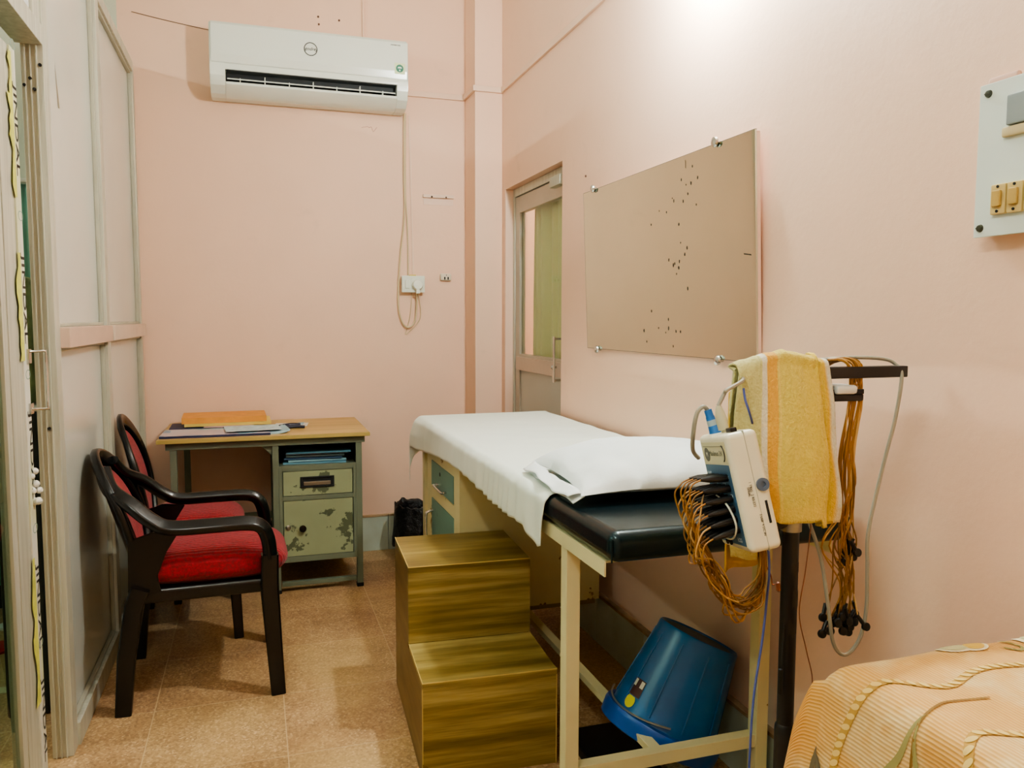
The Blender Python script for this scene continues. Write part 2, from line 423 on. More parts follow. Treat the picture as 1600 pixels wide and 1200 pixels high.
for y0, y1 in ((2.745, 3.53), (3.60, 4.575)):
    for z0, z1 in ((.075, 1.268), (1.332, 2.615)):
        b = new(); box(b, (LX - .034, y0 + .001, z0), (LX - .022, y1 - .001, z1)); obj('panel', b, LAMI, wl)
        b = new()
        for lo, hi in (((y0, z0), (y0 + .012, z1)), ((y1 - .012, z0), (y1, z1)), ((y0 + .012, z0), (y1 - .012, z0 + .012)), ((y0 + .012, z1 - .012), (y1 - .012, z1))):
            box(b, (LX - .022, lo[0], lo[1]), (LX - .006, hi[0], hi[1]), .003)
        obj('bead', b, ALUD, wl)
alu('lintel', (X0 - .018, NY, 2.147), (X1, 2.68, 2.205))
b = new(); box(b, (LX - .034, NY, 2.205), (LX - .022, 2.60, CH - .005)); obj('fanlight_panel', b, LAMI, wl)
alu('fanlight_post', (X0, 2.60, 2.205), (X1 - .004, 2.68, CH - .005))
b = new(); box(b, (LX - .012, 2.50, 2.205), (LX - .004, 2.56, CH - .005), .002); obj('fanlight_bead', b, M('bright_strip', 'D6DEE4', .3), wl)
alu('near_jamb', (X0 - .018, 1.38, 0), (X1, 1.45, 2.147))
b = new(); box(b, (LX - .034, NY, 0), (LX - .022, 1.38, 2.147)); obj('near_panel', b, LAMI, wl)
# hanging mark
b = new()
t_ = new(); vs = [t_.verts.new(c) for c in ((LX - .0215, 2.93, 2.17), (LX - .0215, 2.955, 2.035), (LX - .0215, 2.98, 2.04))]; t_.faces.new(vs); merge(b, t_)
obj('scuff_mark', b, M('scuff', '8C8470', .6), wl)

# sliding aluminium door leaf, standing ajar
dl = empty('door_2', (-.60, 2.0, 0), kind=S)
b = new(); box(b, (-.628, 2.30, .02), (-.602, 2.342, 2.075), .002); box(b, (-.628, 2.344, .02), (-.600, 2.452, 2.075), .002)
box(b, (-.628, 1.50, .02), (-.600, 1.60, 2.075), .002); box(b, (-.628, 1.60, .02), (-.602, 2.30, .12), .002); box(b, (-.628, 1.60, 1.98), (-.602, 2.30, 2.075), .002)
obj('stile_frame', b, ALU, dl)
b = new(); box(b, (-.617, 1.60, .12), (-.611, 2.30, 1.98)); obj('door_glass', b, GLASSG, dl)
def film_mat():
    t = NT('protective_film'); p = t.pos(scale=(1, 1, 1))
    n = t.noise(t.pos(scale=(4, 4, 1.2)), 3, 4)
    t.col(t.mix(t.ramp(n, ((.5, 0.), (.56, 1.))), hx('DCDDD2'), hx('D4D8B8'))); t.b.inputs['Roughness'].default_value = .35; return t.m
b = new(); box(b, (-.629, 2.453, .02), (-.5955, 2.503, 2.075), .002); obj('taped_edge', b, film_mat(), dl)
YEL = M('yellow_stain', 'CDD06A', .6, 0, .2, 20)
b = new(); rr = random.Random(3); zz = 2.06
while zz > .35:
    h = rr.uniform(.08, .22); w0 = rr.uniform(.015, .05)
    if rr.random() < .68:
        pts = [(2.464, zz), (2.464, zz - h)] + [(2.464 - w0 * rr.uniform(.4, 1.1), zz - h + h * k / 5) for k in range(6)]
        vs = [b.verts.new((-.5952, y, z)) for y, z in pts]; f = b.faces.new(vs)
    zz -= h
obj('yellow_smear', b, YEL, dl, flat=True)
INK = M('black_ink', '15181A', .5, 0, 0)
INKG = M('faded_green_ink', '8AA89C', .5, 0, 0)
for k, zc in enumerate((1.86, 1.41, .98, .55, .22)):
    text('film_lettering', 'JINDAL', .040, fmat((-.5948, 2.485, zc), (0, 0, -1), (0, 1, 0)), INK, dl, ext=.0002, sx=1.9)
    b = new(); m = zmat((-.5950, 2.485, zc + .225), (1, 0, 0)); lathe(b, ((.016, 0), (.0195, 0), (.0195, .0004), (.016, .0004), (.016, 0)), m @ Matrix.Scale(.7, 4) @ Matrix.Diagonal((1.7, 1, 1, 1)), 24)
    obj('film_logo', b, INKG, dl)
b = new(); q = [(-.600, 2.49, 1.268), (-.575, 2.495, 1.268), (-.556, 2.505, 1.268), (-.553, 2.505, 1.255), (-.553, 2.505, 1.12), (-.556, 2.505, 1.108), (-.575, 2.495, 1.108), (-.600, 2.49, 1.108)]
tube(b, spline(q, 4), .0035, 8); box(b, (-.598, 2.478, 1.235), (-.588, 2.502, 1.275), .002); box(b, (-.598, 2.478, 1.095), (-.588, 2.502, 1.125), .002)
obj('door_handle', b, CHROME, dl)
b = new()
for i in range(7): sphere(b, (-.592 + rr.uniform(-.006, .008), 2.488 + rr.uniform(-.012, .015), .885 + rr.uniform(-.04, .05)), rr.uniform(.006, .014), k=7)
obj('torn_film', b, M('crumpled_film', 'D8D8D2', .4), dl)

# ------------------------------------------------------------------ things of the far-left room seen past the door
t = empty('steel_cupboard', (-1.25, 3.9, 0), 0, 'teal green low cupboard on black plinth, beyond the ajar aluminium door', 'cupboard')
TEALD = M('deep_teal_paint', '0E8470', .4, 0, .1)
b = new(); box(b, (-1.9, 4.16, .12), (-.72, 4.55, 1.06), .008); obj('cupboard_body', b, TEALD, t)
b = new(); box(b, (-1.86, 4.2, 0), (-.76, 4.52, .12)); obj('plinth', b, DARK, t)
for i in range(2):
    b = new(); box(b, (-1.88 + .58 * i, 4.146, .15), (-1.32 + .58 * i, 4.16, 1.03), .004); d = obj('cupboard_door', b, TEALD, t)
    b = new(); box(b, (-1.37 + .14 * i, 4.13, .6), (-1.35 + .14 * i, 4.147, .72), .003); obj('handle', b, CHROME, d)
t = empty('hospital_curtain', (-1.0, 3.3, 0), 0, 'pale teal curtain hanging beyond the gap of the aluminium door', 'curtain')
b = new(); grid(b, lambda u, v: V((-1.7 + 1.0 * u, 3.98 + .025 * math.sin(u * 60), 1.12 + .82 * v)), 120, 4); obj('cloth', b, M('pale_teal_cloth', '86B8AA', .85), t, solid=.003)
b = new(); cyl(b, (-1.8, 3.98, 1.95), (-.64, 3.98, 1.95), .012); obj('rail', b, ALU, t)
t = empty('dark_steel_rack', (-.85, 3.2, 0), 0, 'dark rack standing right behind the white partition, seen through the door gap', 'rack')
b = new(); box(b, (-.83, 3.0, 0), (-.70, 3.6, 1.05), .01); obj('rack_body', b, M('dark_rack', '1E2622', .5, 0, .3, 5), t)
b = new(); box(b, (-.84, 2.99, 1.05), (-.69, 3.61, 1.065), .003); obj('rack_top', b, ALUD, t)
b = new(); box(b, (-.82, 3.05, 1.066), (-.72, 3.5, 1.50), .02); tag(obj('cloth_bag', b, M('olive_cloth', '7C8658', .8, 0, .4, 12)), 'dull olive bag on the dark rack seen through the door gap', 'bag')
b = new(); lathe(b, ((0, 0), (.055, 0), (.06, .012), (.05, .022), (0, .024)), Matrix.Translation((-1.03, 3.66, 0)), 20); tag(obj('plastic_dish', b, M('red_plastic', 'B41C22', .35)), 'small red plastic dish on the floor beyond the aluminium door', 'dish')
b = new(); lathe(b, ((0, 0), (.045, 0), (.048, .012), (.04, .016), (0, .016)), Matrix.Translation((-1.055, 3.93, 0)), 20); tag(obj('white_disc', b, M('white_plastic', 'D8DAD4', .35)), 'small white round disc on the floor beyond the aluminium door', 'disc')
b = new(); box(b, (-1.3, 3.22, 0), (-.8, 3.275, .003)); tag(obj('floor_strip', b, M('pale_strip', 'CFCFA8', .5)), 'pale strip on the floor beyond the aluminium door', 'strip')

# ------------------------------------------------------------------ right-hand door
dr = empty('door_1', (RX, D0, 0), kind=S)
XF = RX + .05
b = new()
for lo, hi in (((RX + .045, D1 - .032, 0), (RX + .10, D1 - .001, DZ - .001)), ((RX + .045, D0 + .001, 0), (RX + .10, D0 + .032, DZ - .001)), ((RX + .045, D0 + .032, DZ - .045), (RX + .10, D1 - .032, DZ - .001))):
    box(b, lo, hi, .003)
obj('door_frame', b, ALU, dr)
L0, L1 = D0 + .034, D1 - .034
b = new()
for lo, hi in (((L0, .01), (L0 + .07, DZ - .05)), ((L1 - .07, .01), (L1, DZ - .05)), ((L0 + .07, DZ - .14), (L1 - .07, DZ - .05)), ((L0 + .07, 1.075), (L1 - .07, 1.165)), ((L0 + .07, .01), (L1 - .07, .11))):
    box(b, (XF, lo[0], lo[1]), (XF + .035, hi[0], hi[1]), .003)
obj('door_stiles', b, M('door_alu_frame', 'B7B1A4', .4, .3, .06), dr)
b = new(); box(b, (XF - .012, L0 + .05, 1.075), (XF, L1 - .045, 1.15), .003); obj('lock_rail', b, M('lock_rail_pinkish', 'C5B5A6', .4, .2), dr)
b = new(); box(b, (XF + .014, L0 + .07, 1.165), (XF + .02, L1 - .07, DZ - .14)); obj('door_glass', b, GLASS, dr)
b = new(); box(b, (XF + .010, L0 + .07, .11), (XF + .022, L1 - .07, 1.075)); obj('lower_panel', b, LAMG, dr)
b = new(); hy = 3.585
sweep(b, [(XF - .045, hy, 1.055), (XF - .045, hy, 1.275)], rrect(.022, .006, .002), up=(0, 1, 0))
box(b, (XF - .045, hy - .011, 1.26), (XF, hy + .011, 1.27), .002); box(b, (XF - .045, hy - .011, 1.06), (XF, hy + .011, 1.07), .002)
sphere(b, (XF - .03, hy + .05, 1.125), .012); cyl(b, (XF - .03, hy + .05, 1.125), (XF, hy + .05, 1.125), .006)
obj('door_handle', b, CHROME, dr)
b = new(); box(b, (XF - .05, L0, DZ - .10), (XF - .012, L0 + .14, DZ - .052), .004); obj('door_closer', b, ALUD, dr)
t = empty('window_curtain', (1.49, 3.6, 0), 0, 'greenish yellow curtain behind the glass of the right-hand door', 'curtain')
b = new(); grid(b, lambda u, v: V((1.492 + .022 * math.sin(u * 40 + .6 * math.sin(v * 3)) + .01 * math.sin(u * 23), 3.45 + .77 * u, .25 + 1.9 * v)), 150, 12)
CURT = NT('olive_satin_curtain'); CURT.col(hx('DEDCA8')); CURT.b.inputs['Roughness'].default_value = .45; CURT.b.inputs['Sheen Weight'].default_value = .3
obj('cloth', b, CURT.m, t, solid=.002)
b = new(); cyl(b, (1.492, 3.35, 2.17), (1.492, 4.5, 2.17), .011); obj('rod', b, STEEL, t)

# ------------------------------------------------------------------ tube lights (the lamps that light the room)
def tube_light(name, c, d, n, L, col, s, label):
    """batten along d at c, facing n"""
    t = empty(name, c, 0, label, 'tube light'); d = V(d); n = V(n); c = V(c)
    m = fmat(c, d, n.cross(d)); b = new(); box(b, (-L / 2 - .02, -.02, 0), (L / 2 + .02, .02, .03), .004, mat=m); obj('batten', b, WHT2, t)
    for e in (-1, 1):
        b = new(); box(b, (e * (L / 2 + .006) - .012, -.018, .03), (e * (L / 2 + .006) + .012, .018, .075), .004, mat=m); obj('end_holder', b, WHT2, t)
    b = new(); cyl(b, m @ V((-L / 2, 0, .055)), m @ V((L / 2, 0, .055)), .014, k=14); obj('glass_tube', b, emis(name + '_glow', col, s), t)
t = empty('led_bulb', (RX, 2.15, 2.55), 0, 'bright round bulb in a wall holder on the pink wall above the mirror', 'light bulb')
b = new(); lathe(b, ((0, 0), (.045, 0), (.045, .018), (.022, .024), (.020, .06), (0, .06)), zmat((RX, 2.15, 2.57), (-1, 0, 0)), 24); obj('bulb_holder', b, WHT2, t)
b = new(); lathe(b, ((.018, .058), (.022, .075), (.034, .10), (.036, .12), (.030, .142), (.016, .155), (0, .158)), zmat((RX, 2.15, 2.57), (-1, 0, 0)), 24); obj('bulb_globe', b, emis('bulb_glow', 'F0F9F5', 700), t)
tube_light('tube_light', (LX - .021, .25, 2.90), (0, 1, 0), (1, 0, 0), 1.1, 'F3FAF0', 92, 'white tube light high on the left side near the camera')
tube_light('tube_light', (-3.0, 2.2, CH), (0, 1, 0), (0, 0, -1), 1.2, 'F4FAF0', 170, 'tube light on the ceiling of the room beyond the partition')
tube_light('tube_light', (2.6, 3.4, CH), (0, 1, 0), (0, 0, -1), 1.2, 'FFFCF4', 210, 'unseen tube light added to brighten the curtain beyond the right-hand door')  # lamp added out of view to brighten the curtain behind the door glass

# ------------------------------------------------------------------ air conditioner
t = empty('air_conditioner', (.32, DY, 2.51), 0, 'white split air conditioner mounted high on the pink back wall', 'air conditioner')
AX0, AX1 = -.187, .831
def yz(x): return Matrix(((0, 0, 1, x), (1, 0, 0, 0), (0, 1, 0, 0), (0, 0, 0, 1)))    # poly (y,z) extruded along x
Yb = DY - .001; Yf = 4.425
body = [(Yb, 2.515), (Yb, 2.862), (Yf + .03, 2.866), (Yf + .012, 2.862), (Yf + .010, 2.655), (Yf + .016, 2.645), (Yf + .030, 2.632),
        (Yf + .055, 2.618), (Yf + .13, 2.545), (Yf + .10, 2.512)]
b = new()
# side cheeks full profile, hollow middle for the outlet
chk = [(Yb, 2.515), (Yb, 2.862), (Yf + .03, 2.866), (Yf + .012, 2.860), (Yf + .006, 2.65), (Yf + .010, 2.60), (Yf + .03, 2.555), (Yf + .075, 2.522), (Yf + .12, 2.512)]
prism(b, chk, .075, yz(AX0), bev=.003); prism(b, chk, .06, yz(AX1 - .06), bev=.003)
prism(b, [(Yb, 2.515), (Yb, 2.862), (Yf + .03, 2.866), (Yf + .012, 2.860), (Yf + .008, 2.645), (Yf + .012, 2.632), (Yf + .09, 2.632), (Yf + .15, 2.55), (Yf + .10, 2.525), (Yf + .12, 2.512)], AX1 - AX0 - .135, yz(AX0 + .075))
prism(b, [(Yf + .022, 2.562), (Yf + .03, 2.555), (Yf + .075, 2.522), (Yf + .12, 2.512), (Yf + .12, 2.524), (Yf + .08, 2.533), (Yf + .038, 2.563), (Yf + .027, 2.575)], AX1 - AX0 - .135, yz(AX0 + .075))
obj('casing', b, WHT, t)
b = new(); prism(b, [(Yf + .012, 2.66), (Yf + .014, 2.862), (Yf + .006, 2.864), (Yf - .004, 2.85), (Yf - .006, 2.70), (Yf + .001, 2.662)], AX1 - AX0 - .016, yz(AX0 + .008), bev=.002); obj('front_panel', b, WHT, t)
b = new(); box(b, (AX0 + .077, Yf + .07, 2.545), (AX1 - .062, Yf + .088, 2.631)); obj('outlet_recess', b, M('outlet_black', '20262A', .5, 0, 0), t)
b = new(); box(b, (AX0 + .08, Yf + .012, 2.628), (AX1 - .064, Yf + .07, 2.632)); obj('outlet_shade_strip', b, M('outlet_shadow', '3A4042', .5, 0, 0), t)  # dark sheet paints the outlet's shade under the casing edge
b = new(); prism(b, [(Yf + .022, 2.585), (Yf + .026, 2.592), (Yf + .066, 2.604), (Yf + .066, 2.598)], AX1 - AX0 - .15, yz(AX0 + .083)); obj('air_flap', b, WHT, t)
b = new(); prism(b, [(Yf + .026, 2.566), (Yf + .028, 2.572), (Yf + .06, 2.578), (Yf + .06, 2.574)], AX1 - AX0 - .15, yz(AX0 + .083)); obj('air_flap', b, WHT, t)
for k in range(7):
    x = AX0 + .083 + (AX1 - AX0 - .16) * (k + .5) / 7
    b = new(); box(b, (x, Yf + .024, 2.57), (x + .004, Yf + .06, 2.61 if k % 2 else 2.595)); obj('air_vane', b, WHT, t)
GREYI = M('grey_ink', '353C3B', .5, 0, 0)
LC = (.314, Yf - .0065, 2.768)
b = new(); lathe(b, ((.0305, 0), (.0345, 0), (.0345, .0012), (.0305, .0012), (.0305, 0)), zmat(LC, (0, -1, 0)), 40); obj('brand_ring', b, GREYI, t)
text('brand_lettering', 'godrej', .024, fmat((LC[0], LC[1], LC[2] + .001), (1, 0, 0), (0, 0, 1)), GREYI, t, shear=.35, ext=.0008)
text('small_lettering', 'INVERTER', .010, fmat((.762, Yf - .0048, 2.835), (1, 0, 0), (0, 0, 1)), GREYI, t, sx=1.2)
b = new(); box(b, (.755, Yf - .0072, 2.685), (.812, Yf - .0062, 2.742), .0003); st = obj('energy_sticker', b, M('sticker_pale', 'D8E8BC', .4), t)
b = new(); lathe(b, ((0, 0), (.0205, 0), (.0205, .0006), (0, .0006)), zmat((.783, Yf - .0072, 2.714), (0, -1, 0)), 24); obj('sticker_disc', b, M('sticker_green', '2F7A62', .4), st)
b = new(); prism(b, [(-.012, .002), (.012, .002), (.008, .010), (-.008, .010)], .0005, fmat((.783, Yf - .0079, 2.712), (1, 0, 0), (0, 0, 1))); prism(b, [(-.004, -.012), (.004, -.012), (.003, -.004), (-.003, -.004)], .0005, fmat((.783, Yf - .0079, 2.712), (1, 0, 0), (0, 0, 1))); obj('sticker_print', b, M('sticker_print_white', 'DCECE4', .4, 0, 0), st)

# mains lead, switch box, plug
CAB = M('beige_cable', 'C9B894', .5, 0, .05)
b = new()
tube(b, spline([(.842, DY - .012, 2.53), (.838, DY - .01, 2.2), (.838, DY - .01, 1.95), (.815, DY - .01, 1.75), (.800, DY - .01, 1.55), (.800, DY - .012, 1.42), (.822, DY - .014, 1.335), (.858, DY - .016, 1.31), (.893, DY - .016, 1.345), (.905, DY - .018, 1.44), (.902, DY - .03, 1.51)], 10), .005, 7)
tag(obj('power_cord', b, CAB), 'beige power cord hanging in a long loop from the air conditioner to the switch box', 'cord')
b = new(); tube(b, spline([(.850, DY - .006, 2.53), (.846, DY - .006, 2.1), (.856, DY - .006, 1.9), (.858, DY - .006, 1.6)], 8), .0042, 6)
tag(obj('feed_cable', b, CAB), 'beige cable running straight down the back wall into the switch box', 'cable')
b = new(); tube(b, spline([(.878, DY - .006, 1.515), (.87, DY - .008, 1.40), (.848, DY - .008, 1.30), (.838, DY - .008, 1.272), (.862, DY - .008, 1.285), (.925, DY - .01, 1.36), (.925, DY - .01, 1.45), (.913, DY - .012, 1.515)], 8), .0022, 6)
tag(obj('loose_wire', b, CAB), 'thin beige wire dangling in a small loop under the switch box', 'wire')
t = empty('switch_box', (.88, DY, 1.51), 0, 'white switch box with a plug on the back wall left of the small socket', 'switch box')
b = new(); box(b, (.817, DY - .036, 1.515), (.945, DY, 1.605), .004); obj('back_box', b, WHT2, t)
b = new(); box(b, (.814, DY - .044, 1.512), (.948, DY - .036, 1.608), .003); obj('cover_plate', b, WHT2, t)
b = new(); box(b, (.832, DY - .05, 1.535), (.858, DY - .044, 1.585), .003); obj('rocker_switch', b, WHT2, t)
b = new(); box(b, (.872, DY - .0455, 1.53), (.938, DY - .044, 1.592), .002); obj('socket_face', b, WHT2, t)
b = new(); box(b, (.86, DY - .03, 1.608), (.9, DY - .01, 1.614), .002); obj('yellow_tape', b, M('yellow_tape', 'D6C23A', .5), t)
b = new(); lathe(b, ((0, 0), (.03, 0), (.032, .012), (.026, .028), (0, .03)), zmat((.904, DY - .045, 1.556), (0, -1, 0)), 20); box(b, (.893, DY - .07, 1.505), (.915, DY - .05, 1.535), .004)
tag(obj('mains_plug', b, M('plug_white', 'E4E8DE', .3)), 'white round plug in the switch box under the air conditioner', 'plug')
t = empty('wall_socket', (1.08, DY, 1.585), 0, 'small grey white two-hole socket on the back wall near the pillar', 'socket')
b = new(); box(b, (1.046, DY - .022, 1.583), (1.114, DY, 1.626), .01, seg=3); obj('socket_body', b, M('socket_ivory', 'CFC6B4', .35), t)
b = new()
for x in (1.072, 1.092): box(b, (x - .004, DY - .0225, 1.59), (x + .004, DY - .021, 1.606))
cyl(b, (1.082, DY - .0225, 1.616), (1.082, DY - .021, 1.616), .003)
obj('socket_holes', b, DARK, t)
t = empty('wall_bracket', (1.04, DY, 2.03), 0, 'narrow pale strip with two screws on the back wall near the pillar', 'bracket')
b = new(); box(b, (.948, DY - .012, 2.062), (1.132, DY, 2.082), .003); obj('strip', b, M('strip_pale_pink', 'DDC3B0', .45), t)
b = new(); box(b, (.952, DY - .002, 2.022), (1.128, DY, 2.058), .001); obj('patch', b, M('shadow_plate_pink', 'E6C9B6', .5), t)  # thin plate stands in for the strip's shadow on the wall
for x in (1.0, 1.085):
    b = new(); sphere(b, (x, DY - .012, 2.068), .0055, k=8); obj('screw', b, M('dark_screw', '4A3A34', .4, .5), t)
for x, z in ((.375, 2.972), (.485, 3.005), (.372, 3.012)):
    b = new(); cyl(b, (x, DY - .003, z), (x, DY, z), .006, k=8); tag(obj('wall_plug', b, M('plug_hole', '6A4C3E', .8)), 'small dark hole plug in the back wall above the air conditioner', 'wall plug', 'dark holes above the air conditioner')

# ------------------------------------------------------------------ mirror on the right wall
t = empty('wall_mirror', (RX, 2.52, 1.24), 0, 'large frameless rectangular mirror with dark spots on the right-hand wall', 'mirror')
TL = math.radians(2.3); W = 1.20; H = .642
m = Matrix.Translation((RX - .016, 1.922, 1.24)) @ Matrix.Rotation(-TL, 4, 'Y')
b = new(); box(b, (-.003, 0, 0), (.003, W, H), 0, mat=m); obj('glass', b, MIRROR, t)
b = new(); box(b, (.0032, .0005, .004), (.014, W - .004, H - .004), 0, mat=m); obj('backing_board', b, M('mirror_backing', 'E6C6B8', .5), t)
b = new(); rr = random.Random(11)
EDG = M('dark_mirror_edge', '5C5A4C', .4, 0, .2, 20)
for lo, hi in (((0, H), (W, H + .0015)), ((0, -.0015), (W, 0)), ((W, 0), (W + .0015, H))): box(b, (-.0032, lo[0], lo[1]), (.003, hi[0], hi[1]), mat=m)
obj('glass_edge', b, EDG, t)
SPOT = M('desilvered_spot', '3A342C', .6, 0, 0)
def mir(u, v): return m @ V((-.0034, u, v))
spots = [(.61, .43), (.37, .53), (.3, .54), (.36, .50), (.46, .5), (.45, .49), (.31, .46), (.34, .53), (.55, .47), (.5, .46), (.42, .41), (.37, .33), (.385, .31), (.42, .29), (.425, .27), (.45, .285), (.46, .28), (.44, .25), (.37, .20), (.50, .10), (.57, .07), (.52, .055), (.50, .07), (.68, .06), (.45, .06), (.42, .06), (.47, -.0), (.66, .02), (.62, .13), (.49, .30), (.41, .35), (.4, .55), (.33, .58), (.39, .48)]
b = new()
for u, v in spots:
    v = max(.03, v + .02); r = rr.uniform(.003, .0065); k = 7
    vs = [b.verts.new(mir(u + .7 * r * math.cos(2 * PI * i / k) * rr.uniform(.7, 1.2), v + r * math.sin(2 * PI * i / k) * rr.uniform(.7, 1.4))) for i in range(k)]
    b.faces.new(vs)
for (u0, v0, u1, v1) in ((.02, .30, .055, .305), (.37, .625, .37, .60)):
    vs = [b.verts.new(mir(u0, v0)), b.verts.new(mir(u1, v1)), b.verts.new(mir(u1 + .003, v1 + .004)), b.verts.new(mir(u0 + .003, v0 + .004))]; b.faces.new(vs)
obj('dark_spots', b, SPOT, t, flat=True)
for u, v in ((.19, H), (1.09, H), (.19, 0), (1.09, 0)):
    p = m @ V((-.001, u, v + (.004 if v else -.004))); b = new()
    lathe(b, ((0, 0), (.006, 0), (.006, .012), (.014, .014), (.016, .018), (.014, .024), (.006, .027), (0, .027)), zmat(p + V((.010, 0, 0)), (-1, 0, 0)), 18); obj('mirror_clip', b, CHROME, t)
b = new(); cyl(b, (RX - .004, 3.2, 1.97), (RX, 3.2, 1.97), .005, k=8); tag(obj('wall_nail', b, M('nail_dark', '5C4438', .6)), 'tiny dark nail in the right-hand wall beside the mirror', 'nail')

# ------------------------------------------------------------------ switchboard (right edge)
t = empty('switchboard', (RX, 1.05, 1.52), 0, 'white switchboard panel with cream switches on the right-hand wall', 'switchboard')
b = new(); box(b, (RX - .03, .86, 1.522), (RX, 1.205, 1.80), .003); obj('back_box', b, M('board_pinkish', 'D8C4B4', .5), t)
b = new(); box(b, (RX - .036, .855, 1.518), (RX - .030, 1.21, 1.804), .0015); obj('face_plate', b, M('board_white', 'D3DEDA', .25, 0, .02), t)
b = new(); box(b, (RX - .014, 1.15, 1.800), (RX, 1.215, 1.822), .006); obj('torn_paper', b, M('torn_pink_paper', 'C9A796', .8), t)
for y, z in ((1.19, 1.785), (1.195, 1.535), (.875, 1.785), (.875, 1.535)):
    b = new(); lathe(b, ((0, 0), (.0075, 0), (.006, .004), (0, .005)), zmat((RX - .036, y, z), (-1, 0, 0)), 14); box(b, (RX - .0415, y - .006, z - .001), (RX - .0405, y + .006, z + .001)); obj('screw', b, M('dark_steel_screw', '54584F', .35, .8), t)
IV = M('ivory_bakelite', 'C8B27A', .3, 0, .05)
for k in range(3):
    y1 = 1.168 - k * .034
    b = new(); box(b, (RX - .046, y1 - .032, 1.556), (RX - .036, y1, 1.612), .003); s_ = obj('switch', b, IV, t)
    b = new(); box(b, (RX - .053, y1 - .026, 1.570), (RX - .046, y1 - .007, 1.600), .003); obj('switch_toggle', b, M('ivory_toggle', 'B89C5C', .3), s_)
    for zz in (1.562, 1.607):
        b = new(); cyl(b, (RX - .0475, y1 - .016, zz), (RX - .046, y1 - .016, zz), .0028, k=8); obj('switch_screw', b, DARK, s_)
b = new(); box(b, (RX - .048, 1.0, 1.715), (RX - .036, 1.142, 1.77), .003); obj('regulator', b, M('regulator_grey', '8A9496', .35), t)
b = new(); box(b, (RX - .046, 1.0, 1.695), (RX - .036, 1.152, 1.714), .004); obj('tape_strip', b, M('beige_tape', 'C4B690', .6), t)

# ------------------------------------------------------------------ steel desk
t = empty('office_desk', (.05, 4.3, 0), 0, 'grey green steel desk with wooden top against the back wall', 'desk')
b = new(); box(b, (-.445, 3.975, .776), (.537, 4.612, .796), .003); obj('desk_top', b, [DESKW], t)
b = new(); box(b, (-.446, 3.972, .777), (.538, 3.976, .795), .001); obj('edge_band', b, M('edge_band_yellow', 'B39F5E', .45), t)
b = new()
for lo, hi in (((-.41, 4.0, .742), (.515, 4.03, .775)), ((-.41, 4.56, .742), (.515, 4.59, .775)), ((-.41, 4.03, .742), (-.385, 4.56, .775)), ((.49, 4.03, .742), (.515, 4.56, .775))): box(b, lo, hi, .002)
obj('top_frame', b, GREENM, t)
def dleg(x0, y0, z1=.742):
    b = new(); box(b, (x0, y0, .018), (x0 + .030, y0 + .030, z1), .002); l = obj('leg', b, GREENM, t)
    b = new(); box(b, (x0 - .002, y0 - .002, 0), (x0 + .032, y0 + .032, .02), .003); obj('foot_cap', b, M('rubber_black', '1A1A1A', .7), l)
dleg(-.392, 4.005); dleg(-.375, 4.555); dleg(.068, 4.005); dleg(.47, 4.005); dleg(.068, 4.555); dleg(.47, 4.555)
b = new()
for lo, hi in (((.098, 4.005, .625), (.47, 4.555, .637)), ((.075, 4.03, .155), (.079, 4.56, .742)), ((.495, 4.03, .155), (.499, 4.56, .742)), ((.098, 4.555, .155), (.47, 4.559, .742)), ((.098, 4.005, .155), (.47, 4.555, .165)),
               ((.098, 4.004, .155), (.113, 4.03, .64)), ((.455, 4.004, .155), (.47, 4.03, .64)), ((.113, 4.004, .612), (.455, 4.02, .64)), ((.113, 4.004, .465), (.455, 4.02, .487)), ((.113, 4.004, .155), (.455, 4.02, .182))): box(b, lo, hi, .0012)
obj('pedestal_body', b, GREENM, t)
b = new(); box(b, (.116, 4.007, .489), (.452, 4.02, .610), .002); d = obj('drawer', b, GREENL, t)
b = new()
for lo, hi in (((.197, 4.001, .527), (.362, 4.008, .535)), ((.197, 4.001, .573), (.362, 4.008, .581)), ((.197, 4.001, .535), (.208, 4.008, .573)), ((.351, 4.001, .535), (.362, 4.008, .573))): box(b, lo, hi, .002)
box(b, (.208, 4.0055, .535), (.351, 4.0075, .573)); obj('handle_surround', b, DARK, d)
b = new(); box(b, (.214, 4.0025, .537), (.345, 4.006, .556), .002); obj('handle_plate', b, STEEL, d)
b = new(); box(b, (.116, 4.007, .184), (.452, 4.02, .463), .002); d = obj('cupboard_door', b, GREENL, t)
b = new(); lathe(b, ((0, 0), (.014, 0), (.014, .004), (.007, .007), (0, .007)), zmat((.136, 4.007, .330), (0, -1, 0)), 16); obj('lock', b, STEEL, d)
b = new(); lathe(b, ((0, 0), (.008, 0), (.008, .012), (.017, .014), (.017, .022), (0, .024)), zmat((.205, 4.007, .325), (0, -1, 0)), 16); obj('knob', b, BLKP, d)
b = new(); box(b, (.103, 4.02, .03), (.47, 4.05, .05), .002); obj('stretcher', b, GREENM, t); b = new(); box(b, (-.385, 4.565, .25), (.07, 4.575, .29), .002); obj('stretcher', b, GREENM, t)
b = new(); prism(b, [(0, 0), (-.05, 0), (0, -.05)], .004, Matrix(((1, 0, 0, .068), (0, 0, 1, 4.02), (0, 1, 0, .742), (0, 0, 0, 1)))); obj('corner_gusset', b, GREENM, t)
